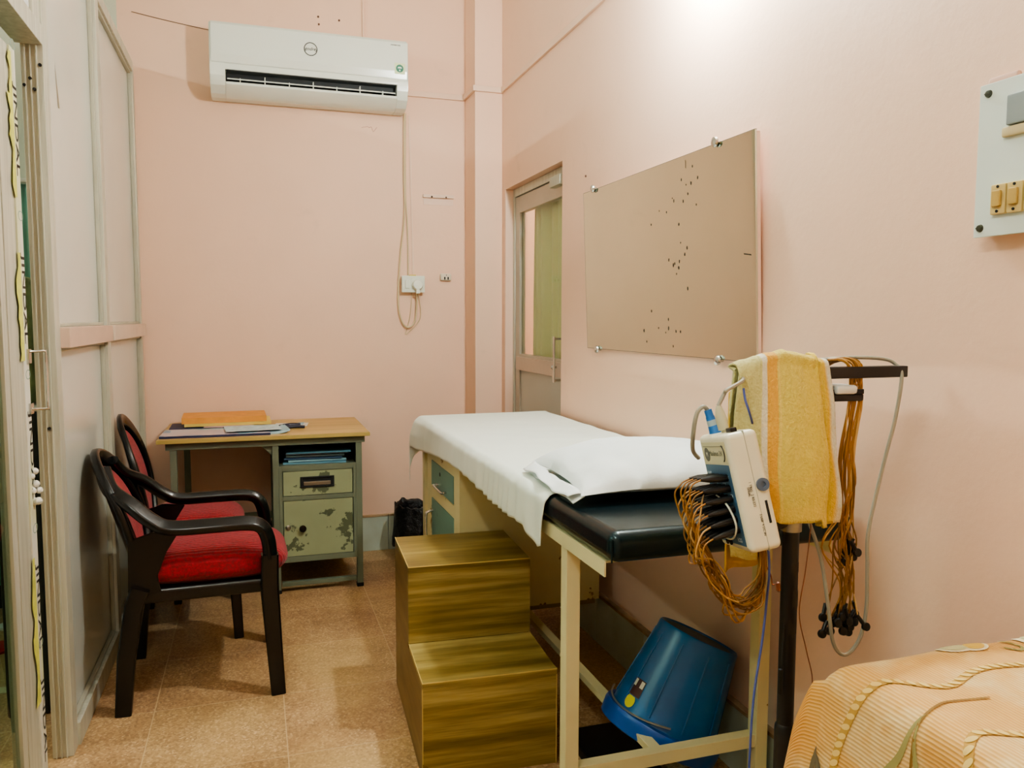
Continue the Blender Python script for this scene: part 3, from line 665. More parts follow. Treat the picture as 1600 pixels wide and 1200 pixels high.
# things on the desk
def paper(name, cx, cy, z0, w, d, h, rz, mats, label, cat, bend=0, group=None, wave=0):
    t_ = new(); mm = Matrix.Translation((cx, cy, z0)) @ Matrix.Rotation(math.radians(rz), 4, 'Z')
    n = 10; tv = []
    for s in (0, h): tv.append([[t_.verts.new(mm @ V((-w / 2 + w * i / n, -d / 2 + d * j / 4, s + wave * max(0, math.sin(i * 1.3 + j) ) + bend * max(0, (i / n - .6)) ** 2 * 4))) for j in range(5)] for i in range(n + 1)])
    lo, hi = tv
    for i in range(n):
        for j in range(4):
            t_.faces.new((lo[i][j], lo[i][j + 1], lo[i + 1][j + 1], lo[i + 1][j])).material_index = 0
            t_.faces.new((hi[i][j], hi[i + 1][j], hi[i + 1][j + 1], hi[i][j + 1])).material_index = 1
    for i in range(n):
        t_.faces.new((lo[i][0], lo[i + 1][0], hi[i + 1][0], hi[i][0])); t_.faces.new((lo[i + 1][4], lo[i][4], hi[i][4], hi[i + 1][4]))
    for j in range(4):
        t_.faces.new((lo[0][j + 1], lo[0][j], hi[0][j], hi[0][j + 1])); t_.faces.new((lo[n][j], lo[n][j + 1], hi[n][j + 1], hi[n][j]))
    return tag(obj(name, t_, mats, flat=False), label, cat, group)
PAP = M('white_paper', 'DAD8D4', .8, 0, .03); NAVY = M('navy_cover', '2A2E52', .5, 0, .1); BLUP = M('pale_blue_paper', 'A7C4CF', .7, 0, .08)
def coverprint():
    t = NT('magazine_print'); p = t.pos(obj=True)
    sx = t.n('ShaderNodeSeparateXYZ'); t.l(p, sx.inputs[0])
    c = t.ramp(t.n('ShaderNodeTexNoise').outputs[0], ((0, hx('B5ACB4')), (1, hx('B5ACB4'))))
    v = t.n('ShaderNodeTexVoronoi', distance='CHEBYCHEV'); v.inputs['Scale'].default_value = 9; t.l(p, v.inputs['Vector'])
    c = t.ramp(v.outputs['Color'], ((.1, hx('B9AEB8')), (.35, hx('8FB4C4')), (.5, hx('C3B4B8')), (.7, hx('6D8FB0')), (.85, hx('BFB6BE'))), 'CONSTANT')
    t.col(c); t.b.inputs['Roughness'].default_value = .35; return t.m
PRINT = coverprint()
ORANGE = M('orange_file', 'D9984C', .6, 0, .08, 20); YELF = M('yellow_file', 'D6C06A', .6, 0, .08)
zt = .7962
paper('magazine', -.185, 4.13, zt, .50, .24, .011, -1, [NAVY, PRINT], 'wide blue and grey magazine at the left front of the desk top', 'magazine')
paper('blue_booklet', .06, 4.13, zt, .17, .20, .009, 6, [BLUP, BLUP], 'pale blue booklet flat on the desk beside the blue and grey magazine', 'booklet', bend=.02)
paper('printed_leaflet', -.02, 4.14, zt + .019, .26, .19, .002, 5, [PAP, M('leaflet_print', 'B4C8CE', .6, 0, .25, 30)], 'printed leaflet lying on the pale blue booklet and magazine', 'leaflet')
paper('dark_notebook', -.22, 4.385, zt, .40, .22, .012, 1, [NAVY, NAVY], 'dark navy notebook under the yellow and orange files', 'notebook')
paper('pink_form', -.13, 4.38, zt + .0125, .24, .24, .003, -3, [M('pink_paper', 'CFAFB4', .8), M('pink_paper', 'CFAFB4')], 'pink paper form sticking out under the yellow file', 'form')
paper('yellow_file', -.14, 4.42, zt + .0165, .42, .25, .014, 1, [YELF, YELF], 'yellow file folder between the pink form and the orange file', 'file folder')
paper('orange_file', -.16, 4.43, zt + .031, .41, .25, .030, 2, [ORANGE, ORANGE], 'bulky orange file on top of the pile on the desk', 'file folder')
paper('loose_sheet', .175, 4.36, zt, .17, .13, .002, -8, [PAP, PAP], 'loose white sheet lying by the dark glove on the desk', 'sheet of paper')
paper('blue_slip', .225, 4.37, zt + .003, .03, .10, .001, -8, [BLUP, M('slip_blue', '8FB6CE', .6)], 'small blue slip on the loose white sheet on the desk', 'slip')
# dark glove-like item
b = new(); GLV = M('dark_blue_rubber', '1E2238', .5, 0, .2)
tube(b, spline([(.13, 4.22, zt + .012), (.17, 4.24, zt + .014), (.215, 4.235, zt + .012)], 5), .012, 8)
for yy, x0, x1 in ((4.205, .13, .235), (4.22, .105, .16), (4.245, .105, .17), (4.262, .11, .18)): tube(b, spline([(x0, yy, zt + .008), ((x0 + x1) / 2, yy + .004, zt + .010), (x1, yy - .004, zt + .008)], 4), .0075, 7)
tag(obj('rubber_glove', b, GLV), 'crumpled dark blue item with finger-like ends on the desk top', 'glove')
# papers on the open shelf of the desk
shc = ['5E8CA0', '86AEB6', '2E4A66', '94B4BC', 'A9B9C6', '4F7F92']
lab = ['bottom blue booklet on the open shelf of the desk', 'pale blue paper second from the bottom on the desk shelf', 'dark blue folder in the middle of the papers on the desk shelf', 'light teal paper on the dark folder on the desk shelf', 'grey blue sheet near the top of the desk shelf pile', 'topmost teal booklet lying on the desk shelf']
for k in range(6):
    paper('shelf_paper', .285 + random.uniform(-.012, .012), 4.18 + random.uniform(-.02, .02), .6375 + k * .0105, .30 + random.uniform(-.02, .02), .24, .008, random.uniform(-5, 5), [M('shelf_paper_%d' % k, shc[k], .6, 0, .1), M('shelf_paper_%d' % k, shc[k])], lab[k], 'paper', group='papers on the desk shelf')
b = new(); box(b, (.42, 4.3, .64), (.452, 4.5, .735), .003); tag(obj('white_carton', b, M('carton_white', 'C8D0CC', .6)), 'narrow white carton at the right end of the desk shelf', 'carton')
b = new(); box(b, (.30, 4.35, .702), (.42, 4.5, .73), .004); tag(obj('purple_packet', b, M('dull_purple', '6E6278', .6)), 'dull purple packet at the back of the desk shelf', 'packet')

# ------------------------------------------------------------------ chairs
def make_chair(name, loc, rz, hb, seat, label, arms=True):
    """black moulded armchair facing local +x, hb = height of back"""
    t = empty(name, loc, rz, label, 'chair', 'red cushioned black chairs')
    k = hb / .865; zs = seat
    # arm + front leg as one moulding, each side
    for s in (-1, 1):
        y = .235 * s
        pts = spline([(-.305, .10 * s, hb - .035), (-.275, .165 * s, hb - .095), (-.21, .215 * s, .725 * k), (-.14, y, .665 * k), (-.08, y * 1.02, .638 * k), (.05, y * 1.03, .636 * k), (.165, y * 1.02, .635 * k), (.215, y, .618 * k), (.238, y, .57 * k), (.245, y, .50)], 5)
        if arms: b = new(); sweep(b, pts, rrect(.036, .052, .012)); obj('arm', b, BLKP, t, local=True)
        ft = .515 if arms else zs - .01
        b = new(); sweep(b, [(.243, y, ft), (.240, y * 1.0, .40), (.250, y * 1.03, .2), (.262, y * 1.07, 0)], rrect(.060, .050, .008), up=(1, 0, 0), scale=[1, 1.05, .95, .85]); obj('leg', b, BLKP, t, local=True)
        b = new(); sweep(b, [(-.185, y * .95, zs), (-.205, y * .96, .38), (-.235, y * 1.0, .2), (-.250, y * 1.05, 0)], rrect(.062, .050, .008), up=(1, 0, 0), scale=[1, 1, .95, .85]); obj('leg', b, BLKP, t, local=True)
    # back shell: oval hoop + padded insert
    def bp(a, r=1.):    # point of the oval back, a measured from straight up
        z0 = (hb + .36) / 2; hz = (hb - .36) / 2
        y = .205 * math.sin(a) * r * (1 + .12 * math.cos(a)); z = z0 + hz * math.cos(a) * r
        f = (z - .36) / (hb - .36)
        return V((-.185 - .155 * f + .045 * (abs(y) / .2) ** 2, y, z))
    b = new(); sweep(b, [bp(2 * PI * i / 40) for i in range(40)], rrect(.030, .050, .010), up=(1, 0, 0), closed=True); obj('back_frame', b, BLKP, t, local=True)
    b = new(); grid(b, lambda u, v: bp(2 * PI * u, v * .96) + V((-.012, 0, 0)), 40, 6, uv=False); obj('back_shell', b, BLKP, t, local=True, solid=.006)
    b = new(); grid(b, lambda u, v: bp(2 * PI * u, v * .80) + V((.004 + .03 * (1 - v ** 4), 0, .01)), 40, 8, uv=False); obj('back_pad', b, RED, t, local=True)
    # side panel linking back and seat under the arm
    for s in (-1, 1) if arms else ():
        b = new(); prism(b, [(-.225, .40), (-.22, .60 * k), (-.14, .625 * k), (-.06, .615 * k), (-.10, .55), (-.13, .47), (-.12, .41)], .012, Matrix(((1, 0, 0, 0), (0, 0, 1, .222 * s - .006), (0, 1, 0, 0), (0, 0, 0, 1))), bev=.003); obj('side_web', b, BLKP, t, local=True)
    b = new()
    box(b, (-.215, -.225, zs - .06), (.265, .225, zs - .005), .016, seg=3); obj('seat_pan', b, BLKP, t, local=True)
    def cu(u, v):
        a = 2 * PI * u
        sx, sy = math.cos(a), math.sin(a); e = .42
        x = abs(sx) ** e * (1 if sx > 0 else -1); y = abs(sy) ** e * (1 if sy > 0 else -1)
        ph = -PI / 2 + PI * v; r = max(0, math.cos(ph)) ** .45; z = (1 if ph > 0 else -1) * abs(math.sin(ph)) ** .9
        P_ = V((.040 + .275 * x * r, .222 * y * r, zs + .040 + .062 * z))
        P_.z += .014 * (1 - min(1, (x * r) ** 2)) * (z > 0) + .012 * (-x * r) * (z > 0) * .3
        return P_ + V((0, 0, .004 * nz(P_, 14)))
    b = new(); grid(b, cu, 48, 16, uv=False); obj('seat_cushion', b, RED, t, local=True, ang=80)
    return t
make_chair('armchair', (-.215, 3.17, 0), math.radians(1.5), .865, .43, 'black plastic armchair with red cushions, nearer the camera of the two')
make_chair('side_chair', (-.30, 3.755, 0), math.radians(2), .925, .415, 'black plastic chair with red cushions beside the desk, behind the armchair', False).scale = (.76, 1, 1)

# ------------------------------------------------------------------ small carton under desk, dustbin
t = empty('plastic_crate', (-.44, 4.45, 0), 0, 'pale grey open crate in the corner left of the desk', 'crate')
b = new()
for lo, hi in (((-.545, 4.30, .05), (-.30, 4.305, .34)), ((-.545, 4.575, .05), (-.30, 4.58, .34)), ((-.545, 4.305, .05), (-.54, 4.575, .34)), ((-.305, 4.305, .05), (-.30, 4.575, .34)), ((-.545, 4.30, 0), (-.30, 4.58, .05))): box(b, lo, hi, .002)
obj('crate_body', b, M('crate_pale', 'B9BDB2', .5), t)
b = new(); tube(b, [(-.548, 4.297, .343), (-.297, 4.297, .343), (-.297, 4.583, .343), (-.548, 4.583, .343)], .007, 6, closed=True); obj('crate_rim', b, M('crate_rim_dark', '4E524C', .5), t)

t = empty('dustbin', (.86, 4.42, 0), 0, 'dustbin lined with a black bag against the back wall behind the steps', 'dustbin')
m = Matrix.Translation((.86, 4.42, 0))
b = new(); lathe(b, ((0, .004), (.088, .004), (.092, .01), (.118, .285), (.114, .285), (.09, .012), (0, .012)), m, 28); obj('bin_shell', b, M('bin_pale', '8E9692', .4), t)
BAG = NT('black_bag_plastic'); BAG.col(hx('0C0E12')); BAG.b.inputs['Roughness'].default_value = .3; BAG.bump(BAG.noise(BAG.pos(obj=True), 22, 5, .65), .9, .02); BAG = BAG.m
def bag(u, v):
    a = 2 * PI * u
    if v < .35: f = v / .35; r = .11 - .01 * f; z = .10 + .2 * f; r = .108 * (.9 + .1 * f)
    elif v < .5: f = (v - .35) / .15; r = .108 + .022 * math.sin(f * PI / 2); z = .30 + .012 * math.sin(f * PI)
    else: f = (v - .5) / .5; r = .130 + .012 * f; z = .30 - .215 * f
    w = 1 + .05 * nz((math.cos(a) * 2, math.sin(a) * 2, v * 5), 1.6) + .03 * math.sin(a * 9 + v * 5) * (v > .5)
    return m @ V((r * w * math.cos(a), r * w * math.sin(a), z + .025 * nz((math.cos(a) * 3, math.sin(a) * 3, 1), 1) * (1 if v > .35 else .3)))
b = new(); grid(b, bag, 56, 20, uv=False); obj('bag', b, BAG, t, ang=60)

# ------------------------------------------------------------------ wooden steps
SP = Matrix.Translation((.647, 2.2, 0)) @ Matrix.Rotation(math.radians(-3.0), 4, 'Z')
t = empty('step_stool', (.647, 2.2, 0), math.radians(-3.0), 'brown wooden two-step stool in front of the examination couch', 'step stool')
hw = .206; z1 = .30; z2 = .556; y1 = .295; y2 = .665; th = .018
def sbox(name, lo, hi, mat=STEPW):
    b = new(); box(b, lo, hi, .0012); return obj(name, b, mat, t, local=True)
STEPD = wood('step_wood_side', '5C4524', '7A6036', '8E7448', 'y', 1, .4, 10)
EDGEW = M('step_pale_edge', 'C6AE6A', .4, 0, .08)
sbox('riser', (-hw, 0, 0), (hw, th, z1 - th)); sbox('tread', (-hw, -.001, z1 - th), (hw, y1 - .001, z1))
sbox('riser', (-hw - .0006, y1, z1), (hw + .0006, y1 + th, z2 - th)); sbox('tread', (-hw, y1 - .001, z2 - th), (hw, y2, z2))
for s in (-1, 1):
    b = new(); prism(b, [(th, 0), (y2, 0), (y2, z2 - th), (y1 + th, z2 - th), (y1 + th, z1 - th), (th, z1 - th)], th, Matrix(((0, 0, 1, -hw if s < 0 else hw - th), (1, 0, 0, 0), (0, 1, 0, 0), (0, 0, 0, 1)))); obj('side_board', b, STEPD, t, local=True)
sbox('back_board', (-hw + th, y2 - th, 0), (hw - th, y2, z2 - th), STEPD)
for lo, hi in (((-hw - .0008, -.0016, z1 - .0025), (hw + .0008, .0006, z1 + .0006)), ((-hw - .0008, -.001, z1 - .0025), (-hw + .0015, y1, z1 + .0006)), ((-hw - .0008, y1 - .0016, z2 - .0025), (hw + .0008, y1 + .0006, z2 + .0006)), ((-hw - .0008, y1, z2 - .0025), (-hw + .0015, y2, z2 + .0006)), ((-hw - .0008, -.0012, 0), (-hw + .0016, .0004, z1 - th)), ((hw - .0016, -.0012, 0), (hw + .0008, .0004, z1 - th))):
    b = new(); box(b, lo, hi); obj('edge_strip', b, EDGEW, t, local=True)
b = new(); prism(b, [(-hw + .0, .0), (-hw + .028, 0), (-hw + .028, .03), (-hw + .012, .05), (-hw, .055)], .002, Matrix(((1, 0, 0, 0), (0, 0, -1, -.0004), (0, 1, 0, 0), (0, 0, 0, 1)))); obj('patch_piece', b, M('wood_patch', '7A6020', .4), t, local=True)

# ------------------------------------------------------------------ examination couch
BX0, BX1, BY0, BY1 = .705, 1.335, 1.50, 3.60
t = empty('examination_couch', (1.02, 2.5, 0), 0, 'cream steel examination couch with black vinyl top along the right-hand wall', 'examination couch')
def bleg(x, y):
    b = new(); box(b, (x, y, .0), (x + .036, y + .005, .80), .0012); box(b, (x, y + .005, .0), (x + .005, y + .04, .80), .0012)
    l = obj('leg', b, CREAM, t)
    b = new(); box(b, (x - .003, y - .003, 0), (x + .039, y + .043, .03), .004); obj('foot_cap', b, M('rubber_black', '1A1A1A'), l)
bleg(.722, 1.79); bleg(1.285, 1.79); bleg(.722, 3.53); bleg(1.285, 3.53)
b = new()
box(b, (BX0 + .012, 1.56, .796), (BX0 + .017, BY1 - .02, .832), .001); box(b, (BX0 + .017, 1.56, .827), (BX0 + .05, BY1 - .02, .832), .001)
box(b, (BX1 - .02, 1.56, .796), (BX1 - .015, BY1 - .02, .832), .001); box(b, (BX1 - .05, 1.56, .827), (BX1 - .02, BY1 - .02, .832), .001)
box(b, (BX0 + .05, 1.79, .797), (BX1 - .05, 1.825, .827), .001); box(b, (BX0 + .017, BY1 - .03, .796), (BX1 - .02, BY1 - .025, .832), .001)
obj('top_frame', b, CREAM, t)
b = new(); box(b, (BX0 + .03, 1.60, .8325), (BX1 - .03, BY1 - .02, .838), .001); obj('deck_board', b, CREAMB, t)
b = new(); box(b, (.727, 1.796, .185), (1.32, 1.80, .22), .001); box(b, (.727, 1.80, .216), (1.32, 1.83, .22), .001); obj('end_stretcher', b, CREAM, t)
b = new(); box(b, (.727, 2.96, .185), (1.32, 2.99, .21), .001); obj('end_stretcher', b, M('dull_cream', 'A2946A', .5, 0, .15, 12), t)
b = new(); box(b, (.985, 1.835, .19), (1.018, 3.0, .212), .002); obj('long_stretcher', b, CREAM, t)
# drawer unit at the far end
b = new(); box(b, (.722, 2.875, .235), (1.30, 2.88, .795), .001); box(b, (.722, 2.88, .235), (.727, 2.965, .795), .001); box(b, (.722, 3.375, .235), (.727, 3.46, .795), .001)
box(b, (.722, 2.965, .585), (.727, 3.375, .635), .001); box(b, (.722, 2.965, .75), (.727, 3.375, .795), .001); box(b, (.722, 2.965, .235), (.727, 3.375, .27), .001); box(b, (.73, 3.455, .235), (1.30, 3.46, .795), .001); box(b, (.73, 2.885, .235), (1.30, 3.45, .245))
RUST = chipped('cream_rusty_paint', 'D9D0A0', '8E6C1E', .45, .60, 7); obj('cabinet_body', b, RUST, t)
b = new(); box(b, (.7205, 2.97, .64), (.7265, 3.37, .748), .001); d = obj('drawer', b, TEAL, t)
b = new(); tube(b, spline([(.7205, 3.24, .665), (.705, 3.24, .663), (.70, 3.23, .662), (.70, 3.10, .66), (.705, 3.09, .66), (.7205, 3.09, .662)], 4), .0055, 8); obj('handle', b, CHROME, d)
b = new(); cyl(b, (.719, 3.2, .715), (.7205, 3.2, .715), .009, k=10); obj('lock_hole', b, DARK, d)
b = new(); box(b, (.7205, 2.97, .272), (.7265, 3.37, .583), .001); d = obj('cabinet_door', b, TEAL, t)
b = new(); tube(b, spline([(.7205, 3.345, .53), (.70, 3.345, .525), (.69, 3.345, .51), (.69, 3.345, .42), (.70, 3.345, .405), (.7205, 3.345, .40)], 4), .006, 8); obj('handle', b, CHROME, d)
# mattress: one rounded vinyl pad
b = new(); box(b, (BX0, BY0, .84), (BX1, BY1, .908), .026, seg=4)
for v in b.verts:
    if v.co.z > .88: v.co.z += .004 * nz(v.co, 6)
obj('vinyl_pad', b, VINYL, t, ang=60)
b = new()
for xx in (BX0 + .0255,): tube(b, [(BX0 + .004, BY0 + .004, .845), (BX0 + .004, BY0 + .004, .895)], .0022, 6)
obj('corner_seam', b, VINYL, t)

# sheet
XA, XB = BX1 + .002, BX0 - .006
def sheet(u, v):
    # u: 0 near edge ... 1 far edge (wrapped down), v: 0 wall side ... 1 left hem
    near = 1.90 + .02 * math.sin(v * 7) - .03 * max(0, v - .6)
    s = u * (3.62 - near + .16)                         # length along the couch
    y = near + s; dz = 0
    if y > 3.60:
        e = y - 3.60; y = 3.60 + .022 * (1 - math.exp(-e * 60)); dz = max(0, e - .015)
    hem = .80 + .012 * math.sin(y * 5) - (.035 * max(0, 1 - abs(y - 1.93) / .12)) - .02 * max(0, (y - 3.2) / .4)
    wdt = XA - XB; L = wdt + (.912 - hem); a = v * L
    top = .9135
    if a < wdt: x = XA - a; z = top
    else: x = XB; z = top - (a - wdt)
    # soften edge
    k = a - wdt
    if abs(k) < .03:
        q = (k + .03) / .06; ang = q * PI / 2; x = XB + .03 * (1 - math.sin(ang)) ; z = top - .03 * (1 - math.cos(ang))
    if k > 0:
        f = min(1, k / .08)
        fold = math.sin(y * 95 + 3 * math.sin(y * 11)) * max(0, 1 - abs(y - 2.35) / .55) + .35 * math.sin(y * 38)
        x -= .007 * f + f * .0055 * fold
        if y > 3.4: x -= .02 * f * (y - 3.4) / .2
    z -= dz
    if k <= 0: z += .0022 * nz((x * 2.2, y * 6, 0), 2.2) + .0012 * math.sin(y * 21 + 2 * nz((x, y, 1), 4)) * max(0, 1 - abs(y - 3.0) / .8) + .001
    if u < .012: z += .0
    return V((x, y, z))
t = empty('bed_sheet', (1.02, 2.8, .91), 0, 'white bed sheet spread over the far part of the black couch', 'bed sheet')
b = new(); grid(b, sheet, 190, 90); obj('cloth', b, SHEET, t, solid=.0022, ang=70)
# pillow
def pil(u, v):
    U, W_ = 2 * u - 1, 2 * v - 1
    return U, W_
t = empty('pillow', (1.03, 1.955, .915), 0, 'white pillow lying on the near end of the couch', 'pillow')
b = new()
PC = V((1.035, 1.945, .0)); R_ = Matrix.Rotation(math.radians(-4), 3, 'Z')
def pside(sgn):
    def f(u, v):
        U, W_ = 2 * u - 1, 2 * v - 1
        e = (1 - abs(U) ** 2.6) * (1 - abs(W_) ** 2.6); h = max(0, e) ** .55
        pinch = 1 - .05 * (1 - abs(U)) * abs(W_) - .05 * (1 - abs(W_)) * abs(U)
        x = U * .285 * (1 - .06 * (1 - W_ * W_) * abs(U)); y = W_ * .235 * (1 - .07 * (1 - U * U) * abs(W_))
        rr_ = math.hypot(abs(x) - .27, abs(y) - .22); wr = (.011 * nz((x * 9, y * 7, sgn), 1.0) + .006 * nz((x * 24, y * 17, sgn), 1.0)) * h + .007 * math.sin(14 * math.atan2(abs(x) - .30, abs(y) - .26) ) * math.exp(-rr_ * 9) * h + .009 * math.sin(U * 16 + 5 * nz((x, y, 2), 6)) * max(0, -W_) * h
        z = .946 + (.078 * h + wr if sgn > 0 else -.026 * h)
        if sgn > 0 : z += .012 * max(0, W_) * h
        p = R_ @ V((x, y, 0)) + PC; p.z = z + .012 * (abs(U) ** 6) * (1 - abs(W_)) * 0 - .008 * abs(U * W_) ** 3
        return p
    return f
grid(b, pside(1), 56, 48, uv=False); grid(b, pside(-1), 56, 48, uv=False); bmesh.ops.remove_doubles(b, verts=b.verts[:], dist=.0006); obj('pillow_body', b, PILLOW, t, ang=75)
# open pillow-case flap at the left end
b = new()
grid(b, lambda u, v: R_ @ V((-.283 - .035 * v + .004 * math.sin(u * 20), -.225 + .43 * u, 0)) + PC + V((0, 0, .944 - .012 * v + .006 * math.sin(u * 9 + 2 * v))), 30, 5, uv=False)
grid(b, lambda u, v: R_ @ V((-.276 - .03 * v, -.232 + .40 * u, 0)) + PC + V((0, 0, .938 - .016 * v + .003 * math.sin(u * 13))), 30, 5, uv=False)
obj('case_flap', b, PILLOW, t, solid=.002)

# ------------------------------------------------------------------ blue bucket under the couch
t = empty('bucket', (1.09, 1.983, 0), 0, 'blue plastic bucket tipped upside down under the couch', 'bucket')
BB, BA = V((1.246, 2.03, .417)), V((-.44, -.02, -.898)).normalized()
mb = zmat(BB, BA, (0, -1, 0)); BLU = M('blue_plastic', '0E5E9E', .3, 0, .18, 5, spec=.5); L = .322
b = new(); lathe(b, ((0, .012), (.105, .012), (.112, .004), (.118, .0), (.122, .006), (.124, .03), (.157, L - .06), (.158, L - .055), (.160, L - .05), (.162, L - .01), (.158, L - .002), (.150, L - .06), (.118, .03), (.0, .022)), mb, 48)
obj('bucket_body', b, BLU, t)
b = new(); lathe(b, ((.160, L - .055), (.176, L - .052), (.180, L - .04), (.178, L - .004), (.170, L), (.166, L - .008), (.164, L - .03), (.160, L - .04)), mb, 48); obj('rim', b, M('blue_rim', '0B50A8', .3, 0, .1, 5), t)
b = new()
for k in range(10):
    a = 2 * PI * k / 10 + .25; d = V((math.cos(a), math.sin(a), 0))
    tube(b, [mb @ (d * .1235 + V((0, 0, .03))), mb @ (d * .157 + V((0, 0, L - .07)))], .0022, 5)
obj('moulded_ribs', b, BLU, t)
b = new(); lathe(b, ((0, 0.004), (.10, .004), (.10, .0115), (0, .0115)), mb, 32); obj('base_disc', b, M('bucket_base_dull', '3E4A58', .6, 0, .2), t)
# sticker and handle
def onb(a, h, off=.001):
    r = .124 + (.157 - .124) * (h - .03) / (L - .09); return mb @ V(((r + off) * math.cos(a), (r + off) * math.sin(a), h))
# the side of the bucket that faces the couch's left
import itertools
def facing_angle(d):
    w = mb.to_3x3().inverted() @ V(d); return math.atan2(w.y, w.x)
SA = facing_angle((-.98, -.18, 0))
def decal(name, a0, a1, h0, h1, mat, off=.0012, parent=t):
    b = new(); grid(b, lambda u, v: onb(a0 + (a1 - a0) * u, h0 + (h1 - h0) * v, off), 6, 3, uv=False); return obj(name, b, mat, parent, flat=True)
sk = decal('sticker', SA - .16, SA + .16, .175, .225, M('sticker_maroon', '3C1418', .4, 0, 0))
decal('sticker_white_patch', SA - .14, SA - .05, .178, .198, M('sticker_white', 'D8D4C8', .4, 0, 0), .0018, sk); decal('sticker_white_patch', SA + .05, SA + .14, .178, .198, M('sticker_white', 'D8D4C8'), .0018, sk)
b = new()
vs = []
for i in range(24):
    q = 2 * PI * i / 24; r = .019 * (1 + .22 * math.sin(q) - .18 * (math.sin(q) < -.8))
    vs.append(b.verts.new(onb(SA + r * math.cos(q) / .145 * .9, .238 + r * math.sin(q) * 1.0, .002)))
b.faces.new(vs); obj('sticker_badge', b, M('sticker_yellow', 'CFCB2E', .4, 0, 0), sk, flat=True)
b = new(); hp = []
for i in range(25):
    q = SA - .9 + 1.8 * i / 24; hp.append(mb @ V((.170 * math.cos(q), .170 * math.sin(q), L - .075 + .02 * math.cos((i - 12) / 12 * PI / 2))))
tube(b, hp, .003, 6); obj('handle', b, M('handle_steel', 'A8AEB2', .3, .8), t)
b = new(); box(b, (.93, 1.98, 0), (1.12, 2.3, .04), .008); tag(obj('black_tray', b, M('black_tray_plastic', '0C0D0E', .5)), 'black flat tray on the floor under the blue bucket', 'tray')

# ------------------------------------------------------------------ equipment stand
t = empty('equipment_stand', (1.0, 1.30, 0), 0, 'black steel equipment stand with crossbar at the near end of the couch', 'stand')
PX, PY = 1.0, 1.30
b = new(); lathe(b, ((.0, .06), (.0165, .06), (.0165, .95), (0, .95)), Matrix.Translation((PX, PY, 0)), 24); obj('pole', b, BLKM, t)
b = new(); lathe(b, ((.0175, .06), (.0205, .06), (.0205, .535), (.0195, .545), (.0165, .55)), Matrix.Translation((PX, PY, 0)), 24); obj('sleeve', b, BLKM, t)
b = new(); lathe(b, ((.012, .945), (.0205, .945), (.0205, .985), (.012, .988)), Matrix.Translation((PX, PY, 0)), 24); obj('collar', b, STEEL, t)
b = new(); lathe(b, ((0, .9), (.0115, .9), (.0115, 1.245), (0, 1.245)), Matrix.Translation((PX, PY, 0)), 20); obj('inner_pole', b, STEEL, t)
b = new(); box(b, (.925, PY - .012, 1.244), (1.262, PY + .012, 1.267), .002); obj('crossbar', b, M('bar_black', '17161A', .4), t)
b = new(); box(b, (1.06, PY - .008, 1.198), (1.158, PY + .05, 1.212), .003); box(b, (1.06, PY - .008, 1.212), (1.158, PY - .004, 1.222), .001); obj('small_tray', b, M('bar_black', '17161A'), t)
b = new()
for k in range(5):
    a = 2 * PI * k / 5 + .3; sweep(b, [(PX, PY, .075), (PX + .1 * math.cos(a), PY + .1 * math.sin(a), .07), (PX + .22 * math.cos(a), PY + .22 * math.sin(a), .055)], rrect(.035, .028, .008), up=(0, 0, 1))
obj('star_base', b, BLKM, t)
for k in range(5):
    a = 2 * PI * k / 5 + .3; c = V((PX + .21 * math.cos(a), PY + .21 * math.sin(a), .024)); b = new()
    cyl(b, c + V((0, 0, 0)) - V((math.sin(a) * .01, -math.cos(a) * .01, 0)), c + V((math.sin(a) * .01, -math.cos(a) * .01, 0)), .024, k=16); obj('caster', b, BLKP, t)
TAPE = M('worn_tape', '2A2620', .55, 0, .3, 20)
for z0, h, a0 in ((.735, .03, -1.6), (.79, .035, -1.2), (.86, .02, -1.5)):
    b = new(); grid(b, lambda u, v: V((PX + .0172 * math.cos(a0 - .6 + 1.2 * u), PY + .0172 * math.sin(a0 - .6 + 1.2 * u), z0 + h * v + .006 * math.sin(u * 9))), 8, 3, uv=False); obj('tape_patch', b, TAPE, t, flat=True)
b = new(); tube(b, spline([(PX - .017, PY - .012, .76), (PX - .021, PY - .014, .70), (PX - .022, PY - .015, .66)], 5), .002, 6); box(b, (PX - .030, PY - .02, .62), (PX - .022, PY - .012, .672), .002); obj('hook_clip', b, BLKM, t)
b = new(); box(b, (1.085, PY - .018, 1.213), (1.135, PY + .03, 1.231), .006); tag(obj('plastic_case', b, M('white_case', 'D6D8D4', .4)), 'small white case on the little black tray of the stand', 'case')

# head box (amplifier) clipped to the stand
n_ = V((-.96434869, .18338191, -.19079487)); s_ = V((-.21504281, -.9632244, .16110665)); u_ = V((-.15423423, .19639205, .96831914))
BC = V((.8368, 1.24, 1.051)); bw, bt, bh = .1467, .0597, .212
mh = Matrix((s_, u_, s_.cross(u_))).transposed().to_4x4()
if s_.cross(u_).dot(n_) < 0: mh = Matrix((-s_, u_, n_)).transposed().to_4x4(); SG = -1
else: SG = 1
mh.translation = BC      # local x = +-s (towards the room), y = up, z = out of the front face
t = empty('lead_head_box', tuple(BC), 0, 'cream electrode head box with blue front hanging tilted on the stand', 'head box')
CRM = M('cream_abs', 'DDDAC4', .35, 0, .03, 8)
b = new(); box(b, (-bw / 2, -bh / 2, -bt / 2), (bw / 2, bh / 2, bt / 2), .011, mat=mh, seg=4); obj('housing', b, CRM, t)
b = new(); box(b, (-bw / 2 - .0006, -bh / 2 - .0006, -.0045), (bw / 2 + .0006, bh / 2 + .0006, -.0035), .0003, mat=mh); obj('seam', b, M('seam_grey', 'A9A894', .5), t)
zf = bt / 2
